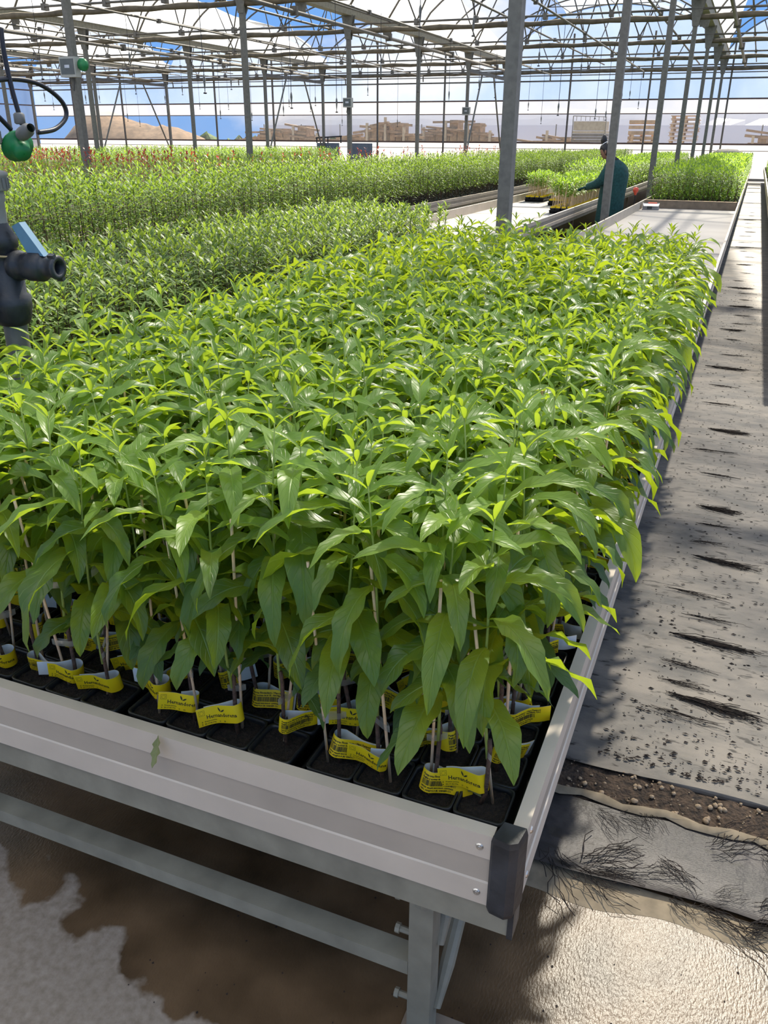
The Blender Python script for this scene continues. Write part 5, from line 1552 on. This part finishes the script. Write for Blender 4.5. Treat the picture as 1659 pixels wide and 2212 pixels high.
for i in range(rows + 1):
    a = -PI / 2 + PI * i / rows; zc = math.sin(a); rc = max(math.cos(a), .03)
    for j in range(n):
        b = 2 * PI * j / n; cb = math.cos(b)
        k_ = 1.12
        if cb > .35 and zc < .45: k_ = .86
        f_ = cb * rc * .092 * k_; s_ = math.sin(b) * rc * .075 * k_; u_ = zc * .118 * (1.08 if zc > 0 else .85)
        v.append(tuple(ctr + fwd * (f_ - .006) + side * s_ + upv * (u_ + .004)))
ha.add(v, [(i * n + j, i * n + (j + 1) % n, (i + 1) * n + (j + 1) % n, (i + 1) * n + j) for i in range(rows) for j in range(n)])
hair_o = part('hair', ha, 'hair', wk, smooth=True)
t = T(); t.lathe([(.001, -.055), (.036, -.040), (.048, 0), (.040, .040), (.018, .075), (.001, .085)], 12, org=tuple(ctr + upv * .155 - fwd * .035)); part('bun', t, 'hair', hair_o, smooth=True)
t = T(); t.tube([tuple(ctr + upv * .112 - fwd * .02 + side * .05 * math.cos(a) + fwd * .05 * math.sin(a)) for a in np.linspace(0, 2 * PI, 13)], .006, 6); part('hair_band', t, 'white_paint', hair_o, smooth=True)
# long coat: lofted rings from hem to collar
ct = T(); v = []; n = 20
rings = [(.30, .000, .200, .235), (.45, .005, .195, .230), (.62, .012, .190, .225), (.80, .020, .188, .222), (.95, .030, .190, .225), (1.08, .036, .188, .228), (1.17, .026, .170, .222), (1.235, .004, .125, .170), (1.28, -.030, .080, .095), (1.30, -.045, .068, .075)]
for z, cx, ax, ay in rings:
    for j in range(n):
        b = 2 * PI * j / n; wv = 1 + (.035 * math.sin(b * 7 + z * 3) if z < .9 else 0)
        v.append((cx + ax * math.cos(b) * wv, ay * math.sin(b) * wv, z))
ct.add(v, [(i * n + j, i * n + (j + 1) % n, (i + 1) * n + (j + 1) % n, (i + 1) * n + j) for i in range(len(rings) - 1) for j in range(n)])
coat = part('coat', ct, 'knit_teal', wk, smooth=True)
for s_ in (-1, 1):
    t = T(); t.tube([(.02, .16 * s_, 1.185), (-.04, .21 * s_, 1.10), (-.11, .225 * s_, .98), (-.20, .20 * s_, .93), (-.32, .165 * s_, .895)], [.082, .080, .070, .062, .050], 12); part('sleeve', t, 'knit_teal', coat, smooth=True)
    # gloved hand: palm and five fingers
    px, py, pz = -.36, .155 * s_, .885
    hv = [(-.31, py, pz + .006), (px, py, pz), (px - .05, py, pz - .012)]; hedge_ = [(0, 1), (1, 2)]; hr = [.026, (.036, .018), (.034, .016)]
    for k, (oy, ln) in enumerate(((-.027, .062), (-.009, .074), (.009, .070), (.026, .055))):
        b0 = len(hv); hv += [(px - .05 - ln * .5, py + oy * 1.15, pz - .020 - .006 * k), (px - .05 - ln * .85, py + oy * 1.2, pz - .045 - .006 * k)]
        hedge_ += [(2, b0), (b0, b0 + 1)]; hr += [.0095, .0080]
    b0 = len(hv); hv += [(px - .03, py - .040 * s_, pz - .012), (px - .065, py - .052 * s_, pz - .030)]; hedge_ += [(1, b0), (b0, b0 + 1)]; hr += [.011, .009]
    skin_body('glove', hv, hedge_, hr, 1, 'knit_teal', wk, sub=1)
